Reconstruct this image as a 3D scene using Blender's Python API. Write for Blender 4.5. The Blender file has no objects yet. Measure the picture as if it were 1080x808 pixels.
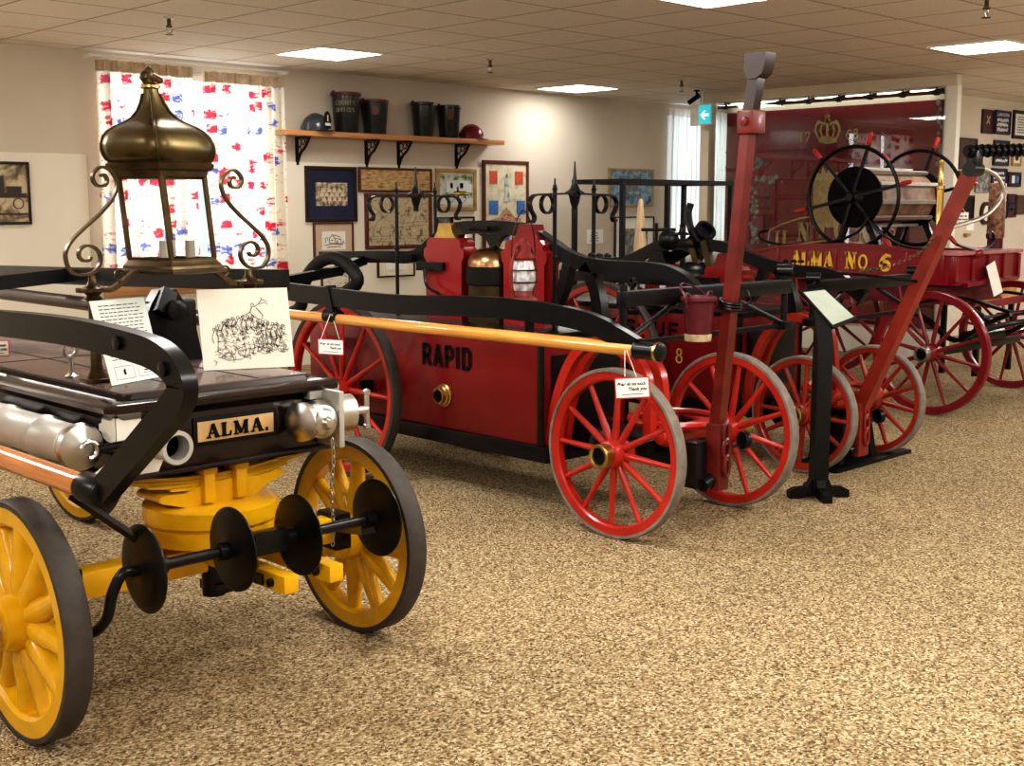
import bpy, bmesh, math, random
from mathutils import Vector, Matrix
random.seed(7)
V = Vector
PI = math.pi
sc = bpy.context.scene
COL = sc.collection

# ---------------------------------------------------------------- camera survey
FPX, CX, CY, HOR = 1300., 540., 404., 218.
PITCH = math.atan((CY - HOR) / FPX)
TH = math.radians(45.6)
CAMP = V((0, 0, 1.4))
F0 = V((math.cos(TH), math.sin(TH), 0))
RGT = V((math.sin(TH), -math.cos(TH), 0))
UPZ = V((0, 0, 1))
FW = F0 * math.cos(PITCH) - UPZ * math.sin(PITCH)
UPV = UPZ * math.cos(PITCH) + F0 * math.sin(PITCH)

def ray(x, y): return FW * FPX + RGT * (x - CX) + UPV * (CY - y)
def atX(x, y, X):
    d = ray(x, y); return CAMP + d * (X / d.x)
def atY(x, y, Y):
    d = ray(x, y); return CAMP + d * (Y / d.y)
def atZ(x, y, Z):
    d = ray(x, y); return CAMP + d * ((Z - CAMP.z) / d.z)

# ---------------------------------------------------------------- materials
def newmat(name):
    m = bpy.data.materials.new(name); m.use_nodes = True
    nt = m.node_tree
    return m, nt, nt.nodes['Principled BSDF']

def paint(name, col, rough=.35, metal=0., var=.12, scale=9., coat=0., bump=0., spec=.34):
    m, nt, b = newmat(name)
    b.inputs['Roughness'].default_value = rough
    b.inputs['Metallic'].default_value = metal
    b.inputs['Coat Weight'].default_value = coat * .45
    b.inputs['Coat Roughness'].default_value = .12
    b.inputs['Specular IOR Level'].default_value = spec
    tc = nt.nodes.new('ShaderNodeTexCoord')
    nz = nt.nodes.new('ShaderNodeTexNoise'); nz.inputs['Scale'].default_value = scale
    nz.inputs['Detail'].default_value = 5
    nt.links.new(tc.outputs['Object'], nz.inputs['Vector'])
    rp = nt.nodes.new('ShaderNodeValToRGB')
    c = V(col)
    rp.color_ramp.elements[0].position = .3; rp.color_ramp.elements[1].position = .7
    rp.color_ramp.elements[0].color = (*(c * (1 - var)), 1)
    rp.color_ramp.elements[1].color = (*(c * (1 + var)), 1)
    nt.links.new(nz.outputs['Fac'], rp.inputs['Fac'])
    nt.links.new(rp.outputs['Color'], b.inputs['Base Color'])
    if bump:
        bp = nt.nodes.new('ShaderNodeBump'); bp.inputs['Strength'].default_value = bump
        bp.inputs['Distance'].default_value = .004
        nt.links.new(nz.outputs['Fac'], bp.inputs['Height']); nt.links.new(bp.outputs['Normal'], b.inputs['Normal'])
    return m

def wood(name, c1, c2, axis='Y', rough=.3, coat=.3):
    m, nt, b = newmat(name)
    b.inputs['Roughness'].default_value = rough; b.inputs['Coat Weight'].default_value = coat
    tc = nt.nodes.new('ShaderNodeTexCoord')
    mp = nt.nodes.new('ShaderNodeMapping')
    s = {'X': (1.2, 22, 22), 'Y': (22, 1.2, 22), 'Z': (22, 22, 1.2)}[axis]
    mp.inputs['Scale'].default_value = s
    nz = nt.nodes.new('ShaderNodeTexNoise'); nz.inputs['Scale'].default_value = 2.; nz.inputs['Detail'].default_value = 6
    nt.links.new(tc.outputs['Object'], mp.inputs['Vector']); nt.links.new(mp.outputs['Vector'], nz.inputs['Vector'])
    rp = nt.nodes.new('ShaderNodeValToRGB')
    rp.color_ramp.elements[0].position = .35; rp.color_ramp.elements[1].position = .68
    rp.color_ramp.elements[0].color = (*c1, 1); rp.color_ramp.elements[1].color = (*c2, 1)
    nt.links.new(nz.outputs['Fac'], rp.inputs['Fac']); nt.links.new(rp.outputs['Color'], b.inputs['Base Color'])
    return m

def blotch(name, stops, scale, detail=6., rough=.6, stretch=(1, 1, 1), dist=0.):
    """noise mapped through several colours: prints, maps, paintings"""
    m, nt, b = newmat(name); b.inputs['Roughness'].default_value = rough
    tc = nt.nodes.new('ShaderNodeTexCoord'); mp = nt.nodes.new('ShaderNodeMapping'); mp.inputs['Scale'].default_value = stretch
    nz = nt.nodes.new('ShaderNodeTexNoise'); nz.inputs['Scale'].default_value = scale; nz.inputs['Detail'].default_value = detail
    nz.inputs['Distortion'].default_value = dist
    nt.links.new(tc.outputs['Object'], mp.inputs['Vector']); nt.links.new(mp.outputs['Vector'], nz.inputs['Vector'])
    rp = nt.nodes.new('ShaderNodeValToRGB'); cr = rp.color_ramp
    while len(cr.elements) < len(stops): cr.elements.new(.5)
    for e, (p, c) in zip(cr.elements, stops): e.position = p; e.color = (*c, 1)
    nt.links.new(nz.outputs['Fac'], rp.inputs['Fac']); nt.links.new(rp.outputs['Color'], b.inputs['Base Color'])
    return m

def emis(name, col, s):
    m, nt, b = newmat(name)
    b.inputs['Base Color'].default_value = (*col, 1)
    b.inputs['Emission Color'].default_value = (*col, 1); b.inputs['Emission Strength'].default_value = s
    return m

def glassmat(name, tint=(1, 1, 1), refl=1.0, ior=1.5, rough=.0):
    m = bpy.data.materials.new(name); m.use_nodes = True; nt = m.node_tree
    nt.nodes.remove(nt.nodes['Principled BSDF']); out = nt.nodes['Material Output']
    tr = nt.nodes.new('ShaderNodeBsdfTransparent'); tr.inputs['Color'].default_value = (*tint, 1)
    gl = nt.nodes.new('ShaderNodeBsdfGlossy'); gl.inputs['Roughness'].default_value = rough
    gl.inputs['Color'].default_value = (refl, refl, refl, 1)
    f0 = ((ior - 1) / (ior + 1)) ** 2
    lw = nt.nodes.new('ShaderNodeLayerWeight'); lw.inputs['Blend'].default_value = .5
    pw = nt.nodes.new('ShaderNodeMath'); pw.operation = 'POWER'; pw.inputs[1].default_value = 4.
    nt.links.new(lw.outputs['Facing'], pw.inputs[0])
    fr = nt.nodes.new('ShaderNodeMath'); fr.operation = 'MULTIPLY_ADD'; fr.inputs[1].default_value = 1 - f0; fr.inputs[2].default_value = f0
    nt.links.new(pw.outputs[0], fr.inputs[0])
    mx = nt.nodes.new('ShaderNodeMixShader')
    nt.links.new(fr.outputs[0], mx.inputs['Fac']); nt.links.new(tr.outputs['BSDF'], mx.inputs[1]); nt.links.new(gl.outputs['BSDF'], mx.inputs[2])
    nt.links.new(mx.outputs['Shader'], out.inputs['Surface'])
    return m

def carpet_mat():
    m, nt, b = newmat('carpet'); b.inputs['Roughness'].default_value = .95; b.inputs['Specular IOR Level'].default_value = .15
    tc = nt.nodes.new('ShaderNodeTexCoord')
    wp = nt.nodes.new('ShaderNodeTexNoise'); wp.inputs['Scale'].default_value = 60; wp.inputs['Detail'].default_value = 2
    mixv = nt.nodes.new('ShaderNodeMixRGB'); mixv.blend_type = 'ADD'; mixv.inputs['Fac'].default_value = .012
    nt.links.new(tc.outputs['Object'], wp.inputs['Vector'])
    nt.links.new(tc.outputs['Object'], mixv.inputs[1]); nt.links.new(wp.outputs['Color'], mixv.inputs[2])
    vo = nt.nodes.new('ShaderNodeTexVoronoi'); vo.inputs['Scale'].default_value = 150; vo.voronoi_dimensions = '2D'
    nt.links.new(mixv.outputs['Color'], vo.inputs['Vector'])
    sp = nt.nodes.new('ShaderNodeSeparateColor'); nt.links.new(vo.outputs['Color'], sp.inputs['Color'])
    rp = nt.nodes.new('ShaderNodeValToRGB'); cr = rp.color_ramp
    for _ in range(3): cr.elements.new(.5)
    for e, (p, c) in zip(cr.elements, [(0, (.075, .045, .020)), (.17, (.19, .130, .064)), (.45, (.36, .268, .145)), (.75, (.50, .395, .235)), (1, (.76, .66, .47))]):
        e.position = p; e.color = (*c, 1)
    nt.links.new(sp.outputs['Red'], rp.inputs['Fac'])
    lg = nt.nodes.new('ShaderNodeTexNoise'); lg.inputs['Scale'].default_value = 1.1; lg.inputs['Detail'].default_value = 3
    nt.links.new(tc.outputs['Object'], lg.inputs['Vector'])
    r2 = nt.nodes.new('ShaderNodeValToRGB'); r2.color_ramp.elements[0].color = (.72, .70, .68, 1); r2.color_ramp.elements[1].color = (1.10, 1.08, 1.02, 1)
    nt.links.new(lg.outputs['Fac'], r2.inputs['Fac'])
    mu = nt.nodes.new('ShaderNodeMixRGB'); mu.blend_type = 'MULTIPLY'; mu.inputs['Fac'].default_value = 1
    nt.links.new(rp.outputs['Color'], mu.inputs[1]); nt.links.new(r2.outputs['Color'], mu.inputs[2])
    nt.links.new(mu.outputs['Color'], b.inputs['Base Color'])
    bp = nt.nodes.new('ShaderNodeBump'); bp.inputs['Strength'].default_value = .8; bp.inputs['Distance'].default_value = .008
    inv = nt.nodes.new('ShaderNodeMath'); inv.operation = 'SUBTRACT'; inv.inputs[0].default_value = 1
    nt.links.new(vo.outputs['Distance'], inv.inputs[1]); nt.links.new(inv.outputs[0], bp.inputs['Height'])
    nt.links.new(bp.outputs['Normal'], b.inputs['Normal'])
    return m

def ceiling_mat(x0, y0, s):
    m, nt, b = newmat('ceiling_tile'); b.inputs['Roughness'].default_value = .9
    N = nt.nodes.new; L = nt.links.new
    tc = N('ShaderNodeTexCoord'); sp = N('ShaderNodeSeparateXYZ'); L(tc.outputs['Object'], sp.inputs[0])
    outs = []
    for ax, o in (('X', x0), ('Y', y0)):
        a = N('ShaderNodeMath'); a.operation = 'SUBTRACT'; L(sp.outputs[ax], a.inputs[0]); a.inputs[1].default_value = o
        d = N('ShaderNodeMath'); d.operation = 'DIVIDE'; L(a.outputs[0], d.inputs[0]); d.inputs[1].default_value = s
        p = N('ShaderNodeMath'); p.operation = 'PINGPONG'; L(d.outputs[0], p.inputs[0]); p.inputs[1].default_value = .5
        outs.append(p)
    mn = N('ShaderNodeMath'); mn.operation = 'MINIMUM'; L(outs[0].outputs[0], mn.inputs[0]); L(outs[1].outputs[0], mn.inputs[1])
    rl = N('ShaderNodeValToRGB'); rl.color_ramp.elements[0].position = .011; rl.color_ramp.elements[1].position = .02
    rl.color_ramp.elements[0].color = (0, 0, 0, 1); rl.color_ramp.elements[1].color = (1, 1, 1, 1)
    L(mn.outputs[0], rl.inputs['Fac'])
    nz = N('ShaderNodeTexNoise'); nz.inputs['Scale'].default_value = 130; nz.inputs['Detail'].default_value = 4; L(tc.outputs['Object'], nz.inputs['Vector'])
    rn = N('ShaderNodeValToRGB'); rn.color_ramp.elements[0].position = .38; rn.color_ramp.elements[1].position = .55
    rn.color_ramp.elements[0].color = (.66, .595, .525, 1); rn.color_ramp.elements[1].color = (.88, .81, .73, 1); L(nz.outputs['Fac'], rn.inputs['Fac'])
    mx = N('ShaderNodeMixRGB'); L(rl.outputs['Color'], mx.inputs['Fac']); mx.inputs[1].default_value = (.40, .32, .255, 1); L(rn.outputs['Color'], mx.inputs[2])
    L(mx.outputs['Color'], b.inputs['Base Color'])
    bp = N('ShaderNodeBump'); bp.inputs['Strength'].default_value = .5; bp.inputs['Distance'].default_value = .006
    ad = N('ShaderNodeMath'); ad.operation = 'ADD'; L(nz.outputs['Fac'], ad.inputs[0]); L(rl.outputs['Color'], ad.inputs[1])
    L(ad.outputs[0], bp.inputs['Height']); L(bp.outputs['Normal'], b.inputs['Normal'])
    return m

def curtain_mat(name, printed=True):
    m = bpy.data.materials.new(name); m.use_nodes = True; nt = m.node_tree
    nt.nodes.remove(nt.nodes['Principled BSDF']); out = nt.nodes['Material Output']
    N = nt.nodes.new; L = nt.links.new
    tc = N('ShaderNodeTexCoord')
    if printed:
        mp = N('ShaderNodeMapping'); mp.inputs['Scale'].default_value = (6.4, 0, 7.4); L(tc.outputs['Object'], mp.inputs['Vector'])
        nz = N('ShaderNodeTexNoise'); nz.inputs['Scale'].default_value = 5.5; nz.inputs['Detail'].default_value = 5; L(mp.outputs['Vector'], nz.inputs['Vector'])
        vo = N('ShaderNodeTexVoronoi'); vo.distance = 'MINKOWSKI'; vo.inputs['Exponent'].default_value = 4.; vo.inputs['Scale'].default_value = 1.25; vo.inputs['Randomness'].default_value = .62
        L(mp.outputs['Vector'], vo.inputs['Vector'])
        ad = N('ShaderNodeMath'); ad.operation = 'MULTIPLY_ADD'; L(nz.outputs['Fac'], ad.inputs[0]); ad.inputs[1].default_value = .85; L(vo.outputs['Distance'], ad.inputs[2])
        msk = N('ShaderNodeValToRGB'); msk.color_ramp.elements[0].position = .68; msk.color_ramp.elements[1].position = .80
        msk.color_ramp.elements[0].color = (1, 1, 1, 1); msk.color_ramp.elements[1].color = (0, 0, 0, 1); L(ad.outputs[0], msk.inputs['Fac'])
        sp = N('ShaderNodeSeparateColor'); L(vo.outputs['Color'], sp.inputs['Color'])
        cc = N('ShaderNodeValToRGB'); cr = cc.color_ramp; cr.interpolation = 'CONSTANT'
        for _ in range(4): cr.elements.new(.5)
        for e, (p, c) in zip(cr.elements, [(0, (.62, .02, .06)), (.34, (.10, .13, .42)), (.5, (.74, .07, .14)), (.72, (.52, .10, .42)), (.82, (.78, .12, .20)), (.93, (.05, .05, .10))]):
            e.position = p; e.color = (*c, 1)
        L(sp.outputs['Green'], cc.inputs['Fac'])
        # thin dark scribbled outlines
        n2 = N('ShaderNodeTexNoise'); n2.inputs['Scale'].default_value = 3.2; n2.inputs['Detail'].default_value = 4; n2.inputs['Distortion'].default_value = 1.2; L(mp.outputs['Vector'], n2.inputs['Vector'])
        ln = N('ShaderNodeValToRGB'); cr = ln.color_ramp; cr.elements.new(.5)
        for e, (p, c) in zip(cr.elements, [(.635, 0.), (.65, .8), (.668, 0.)]): e.position = p; e.color = (c, c, c, 1)
        L(n2.outputs['Fac'], ln.inputs['Fac'])
        m1 = N('ShaderNodeMixRGB'); L(msk.outputs['Color'], m1.inputs['Fac']); m1.inputs[1].default_value = (.88, .82, .68, 1); L(cc.outputs['Color'], m1.inputs[2])
        m2 = N('ShaderNodeMixRGB'); L(ln.outputs['Color'], m2.inputs['Fac']); L(m1.outputs['Color'], m2.inputs[1]); m2.inputs[2].default_value = (.12, .06, .16, 1)
        colour = m2.outputs['Color']
    df = N('ShaderNodeBsdfDiffuse'); tl = N('ShaderNodeBsdfTranslucent'); tp = N('ShaderNodeBsdfTransparent')
    if printed:
        L(colour, df.inputs['Color']); L(colour, tl.inputs['Color'])
    else:
        df.inputs['Color'].default_value = (.8, .76, .68, 1); tl.inputs['Color'].default_value = (.88, .85, .80, 1)
    a = N('ShaderNodeMixShader'); a.inputs['Fac'].default_value = .55; L(df.outputs[0], a.inputs[1]); L(tl.outputs[0], a.inputs[2])
    c = N('ShaderNodeMixShader'); c.inputs['Fac'].default_value = .05 if printed else .22; L(a.outputs[0], c.inputs[1]); L(tp.outputs[0], c.inputs[2])
    L(c.outputs[0], out.inputs['Surface'])
    return m

M = dict(
    wall=paint('wall_paint', (.60, .53, .435), .85, var=.03, scale=2),
    wall_board=paint('wall_board_paint', (.78, .72, .60), .8, var=.02, scale=2),
    case_paint=paint('case_paint', (.62, .55, .42), .6, var=.03),
    white=paint('white_paint', (.80, .77, .68), .55, var=.03),
    trim_wood=wood('trim_wood', (.34, .16, .06), (.50, .26, .10), 'X', .4),
    shelf_wood=wood('shelf_wood', (.42, .17, .05), (.60, .29, .10), 'X', .4),
    pole_wood=wood('pole_wood', (.50, .20, .035), (.74, .37, .08), 'Y', .22, .6),
    pole_wood_red=wood('pole_wood_orange', (.42, .13, .03), (.62, .25, .07), 'Y', .22, .6),
    pole_dark=paint('dark_pole', (.022, .010, .008), .3, coat=.2),
    black=paint('black_iron', (.0045, .0045, .0055), .3, var=.3, coat=.0, bump=.04, scale=30, spec=.26),
    black_satin=paint('black_satin', (.0045, .0045, .005), .45, var=.2, spec=.2),
    black_matte=paint('black_matte', (.005, .005, .0055), .8, var=.2, spec=.1),
    rubber=paint('suction_rubber', (.008, .008, .009), .55, var=.25, scale=25, spec=.25),
    body_dark=paint('dark_maroon_lacquer', (.009, .0035, .0035), .2, var=.5, scale=3, coat=.6),
    deck=paint('polished_deck', (.10, .068, .062), .16, var=.35, scale=5, coat=.6),
    yellow=paint('yellow_paint', (.66, .355, .006), .28, var=.10, scale=14, coat=.4),
    tyre_dark=paint('worn_tyre', (.045, .037, .032), .6, var=.25, scale=20),
    tyre_grey=paint('grey_tyre', (.19, .165, .14), .7, var=.25, scale=20),
    red_wheel=paint('bright_red_paint', (.40, .020, .012), .28, var=.14, scale=12, coat=.4),
    red_wheel2=paint('orange_red_paint', (.32, .026, .014), .3, var=.16, scale=12, coat=.4),
    red_body=paint('deep_red_paint', (.155, .006, .008), .32, var=.18, scale=3, coat=.35),
    red_tower=paint('tower_red', (.22, .008, .010), .25, var=.12, scale=5, coat=.5),
    red_pole_dark=paint('pole_dark_red', (.105, .010, .007), .38, var=.3, scale=10, coat=.3),
    red_pole=paint('pole_red', (.21, .020, .011), .38, var=.22, scale=10, coat=.3),
    crimson=paint('crimson_paint', (.20, .0045, .013), .28, var=.12, scale=6, coat=.5),
    crimson_wheel=paint('crimson_wheel', (.19, .009, .015), .3, var=.15, scale=10, coat=.4),
    brass=paint('aged_brass', (.50, .34, .12), .28, metal=1., var=.2, scale=14),
    brass_bright=paint('bright_brass', (.72, .50, .16), .18, metal=1., var=.1),
    bronze=paint('dark_bronze', (.085, .058, .028), .38, metal=.85, var=.35, scale=11, bump=.15),
    dome=paint('olive_brass_sheet', (.105, .08, .034), .34, metal=.9, var=.3, scale=7),
    copper=paint('brown_copper', (.30, .17, .085), .28, metal=1., var=.25, scale=9),
    nickel=paint('nickel', (.50, .48, .45), .36, metal=1., var=.12, scale=12),
    silver_paint=paint('silver_paint', (.46, .45, .42), .45, metal=.5, var=.1),
    gold=paint('gold_leaf', (.80, .50, .06), .35, metal=.3, var=.08),
    gold_dull=paint('faded_gold', (.50, .36, .15), .5, metal=.15, var=.25, scale=30),
    plate_tan=paint('tan_nameplate', (.52, .33, .15), .4, var=.15, scale=20),
    paper=paint('white_paper', (.86, .86, .82), .6, var=.02),
    paper_glossy=paint('laminated_paper', (.66, .73, .70), .08, var=.03, coat=.8),
    sign_green=paint('pale_sign_sheet', (.50, .58, .52), .15, var=.05, coat=.6),
    card=paint('drawing_card', (.80, .77, .68), .8, var=.03),
    ink=paint('black_ink', (.006, .006, .007), .7, var=.05, spec=.1),
    red_edge=paint('red_border', (.50, .03, .03), .5, var=.05),
    string=paint('white_string', (.8, .78, .72), .8, var=.05),
    bucket_red=paint('maroon_leather', (.085, .010, .018), .35, var=.3, scale=14, coat=.3),
    bucket_black=paint('black_leather', (.016, .018, .018), .28, var=.35, scale=18, coat=.5),
    rim_red=paint('dark_red_rim', (.10, .018, .014), .4, var=.2),
    tan=paint('tan_leather', (.46, .36, .24), .7, var=.3, scale=30),
    helmet_grey=paint('helmet_grey', (.045, .05, .062), .2, var=.2, coat=.7),
    helmet_red=paint('helmet_red', (.16, .008, .016), .3, var=.2, coat=.5),
    lantern_red=paint('lantern_red', (.16, .016, .014), .45, var=.4, scale=30),
    maroon=paint('maroon_board', (.19, .010, .022), .3, var=.12, scale=1.5, coat=.2),
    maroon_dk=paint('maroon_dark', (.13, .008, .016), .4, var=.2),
    grey_weathered=paint('grey_weathered', (.22, .25, .24), .7, var=.6, scale=22),
    grey_bar=paint('grey_slat', (.36, .34, .31), .4, metal=.4, var=.15),
    hide=blotch('brown_drum_leather', [(.25, (.05, .028, .018)), (.45, (.18, .10, .06)), (.62, (.30, .19, .12)), (.8, (.12, .06, .04))], 7, 3, .5),
    embossed=blotch('embossed_brown', [(.3, (.04, .018, .010)), (.5, (.22, .10, .055)), (.7, (.34, .19, .11))], 42, 4, .45),
    cone=wood('horn_wood', (.40, .27, .15), (.62, .46, .28), 'Z', .5, .1),
    green_sign=emis('exit_cyan', (.02, .42, .48), .9),
    exit_white=emis('exit_white', (.9, .95, .95), 1.2),
    exit_case=paint('exit_case', (.62, .60, .56), .6),
    lamp=emis('troffer_diffuser', (1, .98, .94), 20.),
    tube_lamp=emis('case_tube', (.95, 1, .98), 6.),
    frame_white=paint('window_white', (.85, .85, .83), .5, var=.02),
    glass=glassmat('clear_glass', (.97, .98, .97), .9, 1.45),
    case_glass=glassmat('case_glass', (.93, .94, .93), 1., 1.55),
    globe=paint('lantern_globe', (.5, .5, .52), .12, var=.5, scale=40),
    fr_dark=paint('frame_dark', (.022, .012, .010), .35, var=.2),
    fr_brown=paint('frame_brown', (.10, .032, .018), .35, var=.2),
    fr_gold=paint('frame_gold', (.45, .30, .11), .4, metal=.4, var=.2),
    fr_cream=paint('frame_cream', (.72, .66, .52), .5, var=.05),
    mat_blue=paint('mount_blue', (.016, .020, .055), .6, var=.3, scale=4),
    mat_tan=paint('mount_tan', (.56, .43, .31), .7, var=.04),
    mat_cream=paint('mount_cream', (.76, .69, .54), .7, var=.03),
    mat_white=paint('mount_white', (.80, .78, .72), .7, var=.03),
    p_engine=blotch('sepia_print', [(.3, (.03, .025, .02)), (.44, (.22, .17, .10)), (.52, (.50, .41, .26)), (.75, (.60, .51, .35))], 9, 8, .6, dist=.6),
    p_team=blotch('team_photo', [(.3, (.03, .025, .02)), (.45, (.20, .15, .09)), (.56, (.52, .43, .28)), (.7, (.72, .63, .44))], 26, 5, .5),
    p_house=blotch('house_sketch', [(.36, (.05, .045, .04)), (.41, (.62, .57, .46)), (.75, (.72, .67, .56))], 22, 8, .7, (1, 1, 2)),
    p_pan=blotch('panorama_print', [(.34, (.16, .09, .04)), (.46, (.46, .29, .12)), (.6, (.60, .41, .19))], 14, 8, .6, (1, 1, 5)),
    p_map=blotch('old_map', [(.36, (.18, .13, .075)), (.43, (.46, .37, .23)), (.5, (.60, .49, .32)), (.56, (.44, .35, .22)), (.62, (.64, .53, .36))], 20, 9, .6, dist=1.),
    p_truck=blotch('truck_painting', [(.3, (.05, .07, .04)), (.42, (.20, .26, .10)), (.5, (.45, .50, .46)), (.6, (.60, .62, .60)), (.75, (.28, .34, .16))], 13, 5, .5),
    p_ship=blotch('sea_painting', [(.3, (.02, .06, .12)), (.45, (.10, .22, .36)), (.55, (.25, .42, .52)), (.7, (.42, .40, .34))], 17, 7, .5, dist=.8),
    p_grey=blotch('grey_photo', [(.3, (.03, .03, .032)), (.5, (.18, .18, .18)), (.68, (.48, .47, .44))], 16, 6, .5),
    p_leaf=blotch('stamp_sheet', [(.3, (.42, .38, .24)), (.45, (.62, .56, .40)), (.6, (.72, .66, .50)), (.72, (.52, .50, .34))], 12, 6, .6),
    p_crowd=blotch('crowd_print', [(.3, (.05, .03, .03)), (.42, (.34, .05, .04)), (.52, (.55, .40, .26)), (.62, (.30, .14, .08)), (.75, (.66, .56, .42))], 30, 5, .6),
    stamp_red=paint('stamp_red', (.55, .09, .05), .6, var=.5, scale=60),
    stamp_blue=paint('stamp_blue', (.06, .16, .42), .6, var=.5, scale=60),
    plaque_blue=paint('plaque_blue', (.018, .022, .06), .4, var=.15),
    plaque_brown=paint('plaque_brown', (.075, .038, .024), .4, var=.25),
    plaque_maroon=paint('plaque_maroon', (.06, .012, .016), .4, var=.2),
    orange=paint('orange_sheet', (.50, .25, .07), .5, var=.2),
    crimson_sheen=paint('crimson_highlight', (.42, .16, .17), .25, var=.15, coat=.5),  # pinkish highlight on the crimson cart tops, put into the colour
    carpet=carpet_mat(), curtain=curtain_mat('printed_curtain'), sheer=curtain_mat('sheer_curtain', False),
)

# ---------------------------------------------------------------- mesh building
class MB:
    def __init__(s): s.bm = bmesh.new()
    def faces(s, vs, fs, Mx=None):
        bv = [s.bm.verts.new(Mx @ V(v) if Mx else V(v)) for v in vs]
        for f in fs:
            try: s.bm.faces.new([bv[i] for i in f])
            except ValueError: pass
        return bv
    def box(s, c, size, bev=0., Mx=None):
        x, y, z = [a / 2 for a in size]
        T = Matrix.Translation(V(c)); T = Mx @ T if Mx else T
        vs = [(a * x, b * y, d * z) for a in (-1, 1) for b in (-1, 1) for d in (-1, 1)]
        fs = [(0, 1, 3, 2), (4, 6, 7, 5), (0, 4, 5, 1), (2, 3, 7, 6), (0, 2, 6, 4), (1, 5, 7, 3)]
        bv = s.faces(vs, fs, T)
        if bev:
            es = {e for v in bv for e in v.link_edges}
            bmesh.ops.bevel(s.bm, geom=list(es), offset=bev, segments=2, profile=.6, affect='EDGES')
        return s
    def box2(s, a, b, bev=0.):
        a, b = V(a), V(b); return s.box((a + b) / 2, [abs(b[i] - a[i]) for i in range(3)], bev)
    def bar(s, p0, p1, w, h, side=(1, 0, 0), bev=0.):
        p0, p1 = V(p0), V(p1); t = (p1 - p0); L = t.length; t.normalize()
        sd = V(side); sd = (sd - t * sd.dot(t)).normalized(); n = sd.cross(t)
        Mx = Matrix.Translation((p0 + p1) / 2) @ Matrix((sd, t, n)).transposed().to_4x4()
        return s.box((0, 0, 0), (w, L, h), bev, Mx)
    def sweep(s, pts, w, h, side, closed=False):
        """rectangular section: w along the fixed side vector, h across the path"""
        pts = [V(p) for p in pts]; n = len(pts); sd = V(side).normalized()
        hs = h if isinstance(h, (list, tuple)) else [h] * n
        rings = []
        for i, p in enumerate(pts):
            a = pts[(i - 1) % n] if (closed or i) else p; b = pts[(i + 1) % n] if (closed or i < n - 1) else p
            t = (b - a).normalized(); nn = sd.cross(t).normalized()
            rings.append([p + sd * w / 2 + nn * hs[i] / 2, p - sd * w / 2 + nn * hs[i] / 2, p - sd * w / 2 - nn * hs[i] / 2, p + sd * w / 2 - nn * hs[i] / 2])
        vs = [v for r in rings for v in r]; fs = []
        m = n if closed else n - 1
        for i in range(m):
            for k in range(4):
                j = (i + 1) % n
                fs.append((i * 4 + k, i * 4 + (k + 1) % 4, j * 4 + (k + 1) % 4, j * 4 + k))
        if not closed: fs += [(3, 2, 1, 0), tuple((n - 1) * 4 + k for k in range(4))]
        s.faces(vs, fs); return s
    def tube(s, pts, r, seg=10, closed=False):
        pts = [V(p) for p in pts]; n = len(pts)
        rs = r if isinstance(r, (list, tuple)) else [r] * n
        t0 = (pts[1] - pts[0]).normalized()
        ref = V((0, 0, 1)) if abs(t0.z) < .9 else V((1, 0, 0))
        u = t0.cross(ref).normalized(); vs = []
        for i, p in enumerate(pts):
            a = pts[(i - 1) % n] if (closed or i) else p; b = pts[(i + 1) % n] if (closed or i < n - 1) else p
            t = (b - a).normalized(); u = (u - t * u.dot(t)).normalized(); w = t.cross(u)
            vs += [p + (u * math.cos(2 * PI * k / seg) + w * math.sin(2 * PI * k / seg)) * rs[i] for k in range(seg)]
        fs = []
        for i in range(n if closed else n - 1):
            j = (i + 1) % n
            for k in range(seg):
                fs.append((i * seg + k, i * seg + (k + 1) % seg, j * seg + (k + 1) % seg, j * seg + k))
        if not closed: fs += [tuple(range(seg))[::-1], tuple((n - 1) * seg + k for k in range(seg))]
        s.faces(vs, fs); return s
    def lathe(s, prof, origin, axis=(0, 0, 1), seg=24, closed=False):
        ax = V(axis).normalized(); u = ax.orthogonal().normalized(); w = ax.cross(u); o = V(origin)
        vs = []; n = len(prof)
        for r, t in prof:
            vs += [o + ax * t + (u * math.cos(2 * PI * k / seg) + w * math.sin(2 * PI * k / seg)) * max(r, 1e-4) for k in range(seg)]
        fs = []
        for i in range(n if closed else n - 1):
            j = (i + 1) % n
            for k in range(seg): fs.append((i * seg + k, i * seg + (k + 1) % seg, j * seg + (k + 1) % seg, j * seg + k))
        if not closed: fs += [tuple(range(seg))[::-1], tuple((n - 1) * seg + k for k in range(seg))]
        s.faces(vs, fs); return s
    def prism(s, poly, o, u, v, depth):
        o, u, v = V(o), V(u), V(v); n = u.cross(v).normalized() * depth; k = len(poly)
        vs = [o + u * a + v * b for a, b in poly]; vs += [p + n for p in vs]
        fs = [tuple(range(k))[::-1], tuple(range(k, 2 * k))] + [(i, (i + 1) % k, k + (i + 1) % k, k + i) for i in range(k)]
        s.faces(vs, fs); return s
    def rings(s, rr, cap=True):
        k = len(rr[0]); vs = [v for r in rr for v in r]; fs = []
        for i in range(len(rr) - 1):
            for j in range(k): fs.append((i * k + j, i * k + (j + 1) % k, (i + 1) * k + (j + 1) % k, (i + 1) * k + j))
        if cap: fs += [tuple(range(k))[::-1], tuple((len(rr) - 1) * k + j for j in range(k))]
        s.faces(vs, fs); return s
    def mesh(s, name, sharp=38):
        bmesh.ops.recalc_face_normals(s.bm, faces=s.bm.faces)
        me = bpy.data.meshes.new(name)
        for f in s.bm.faces: f.smooth = True
        s.bm.to_mesh(me); s.bm.free()
        me.set_sharp_from_angle(angle=math.radians(sharp))
        return me

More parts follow.
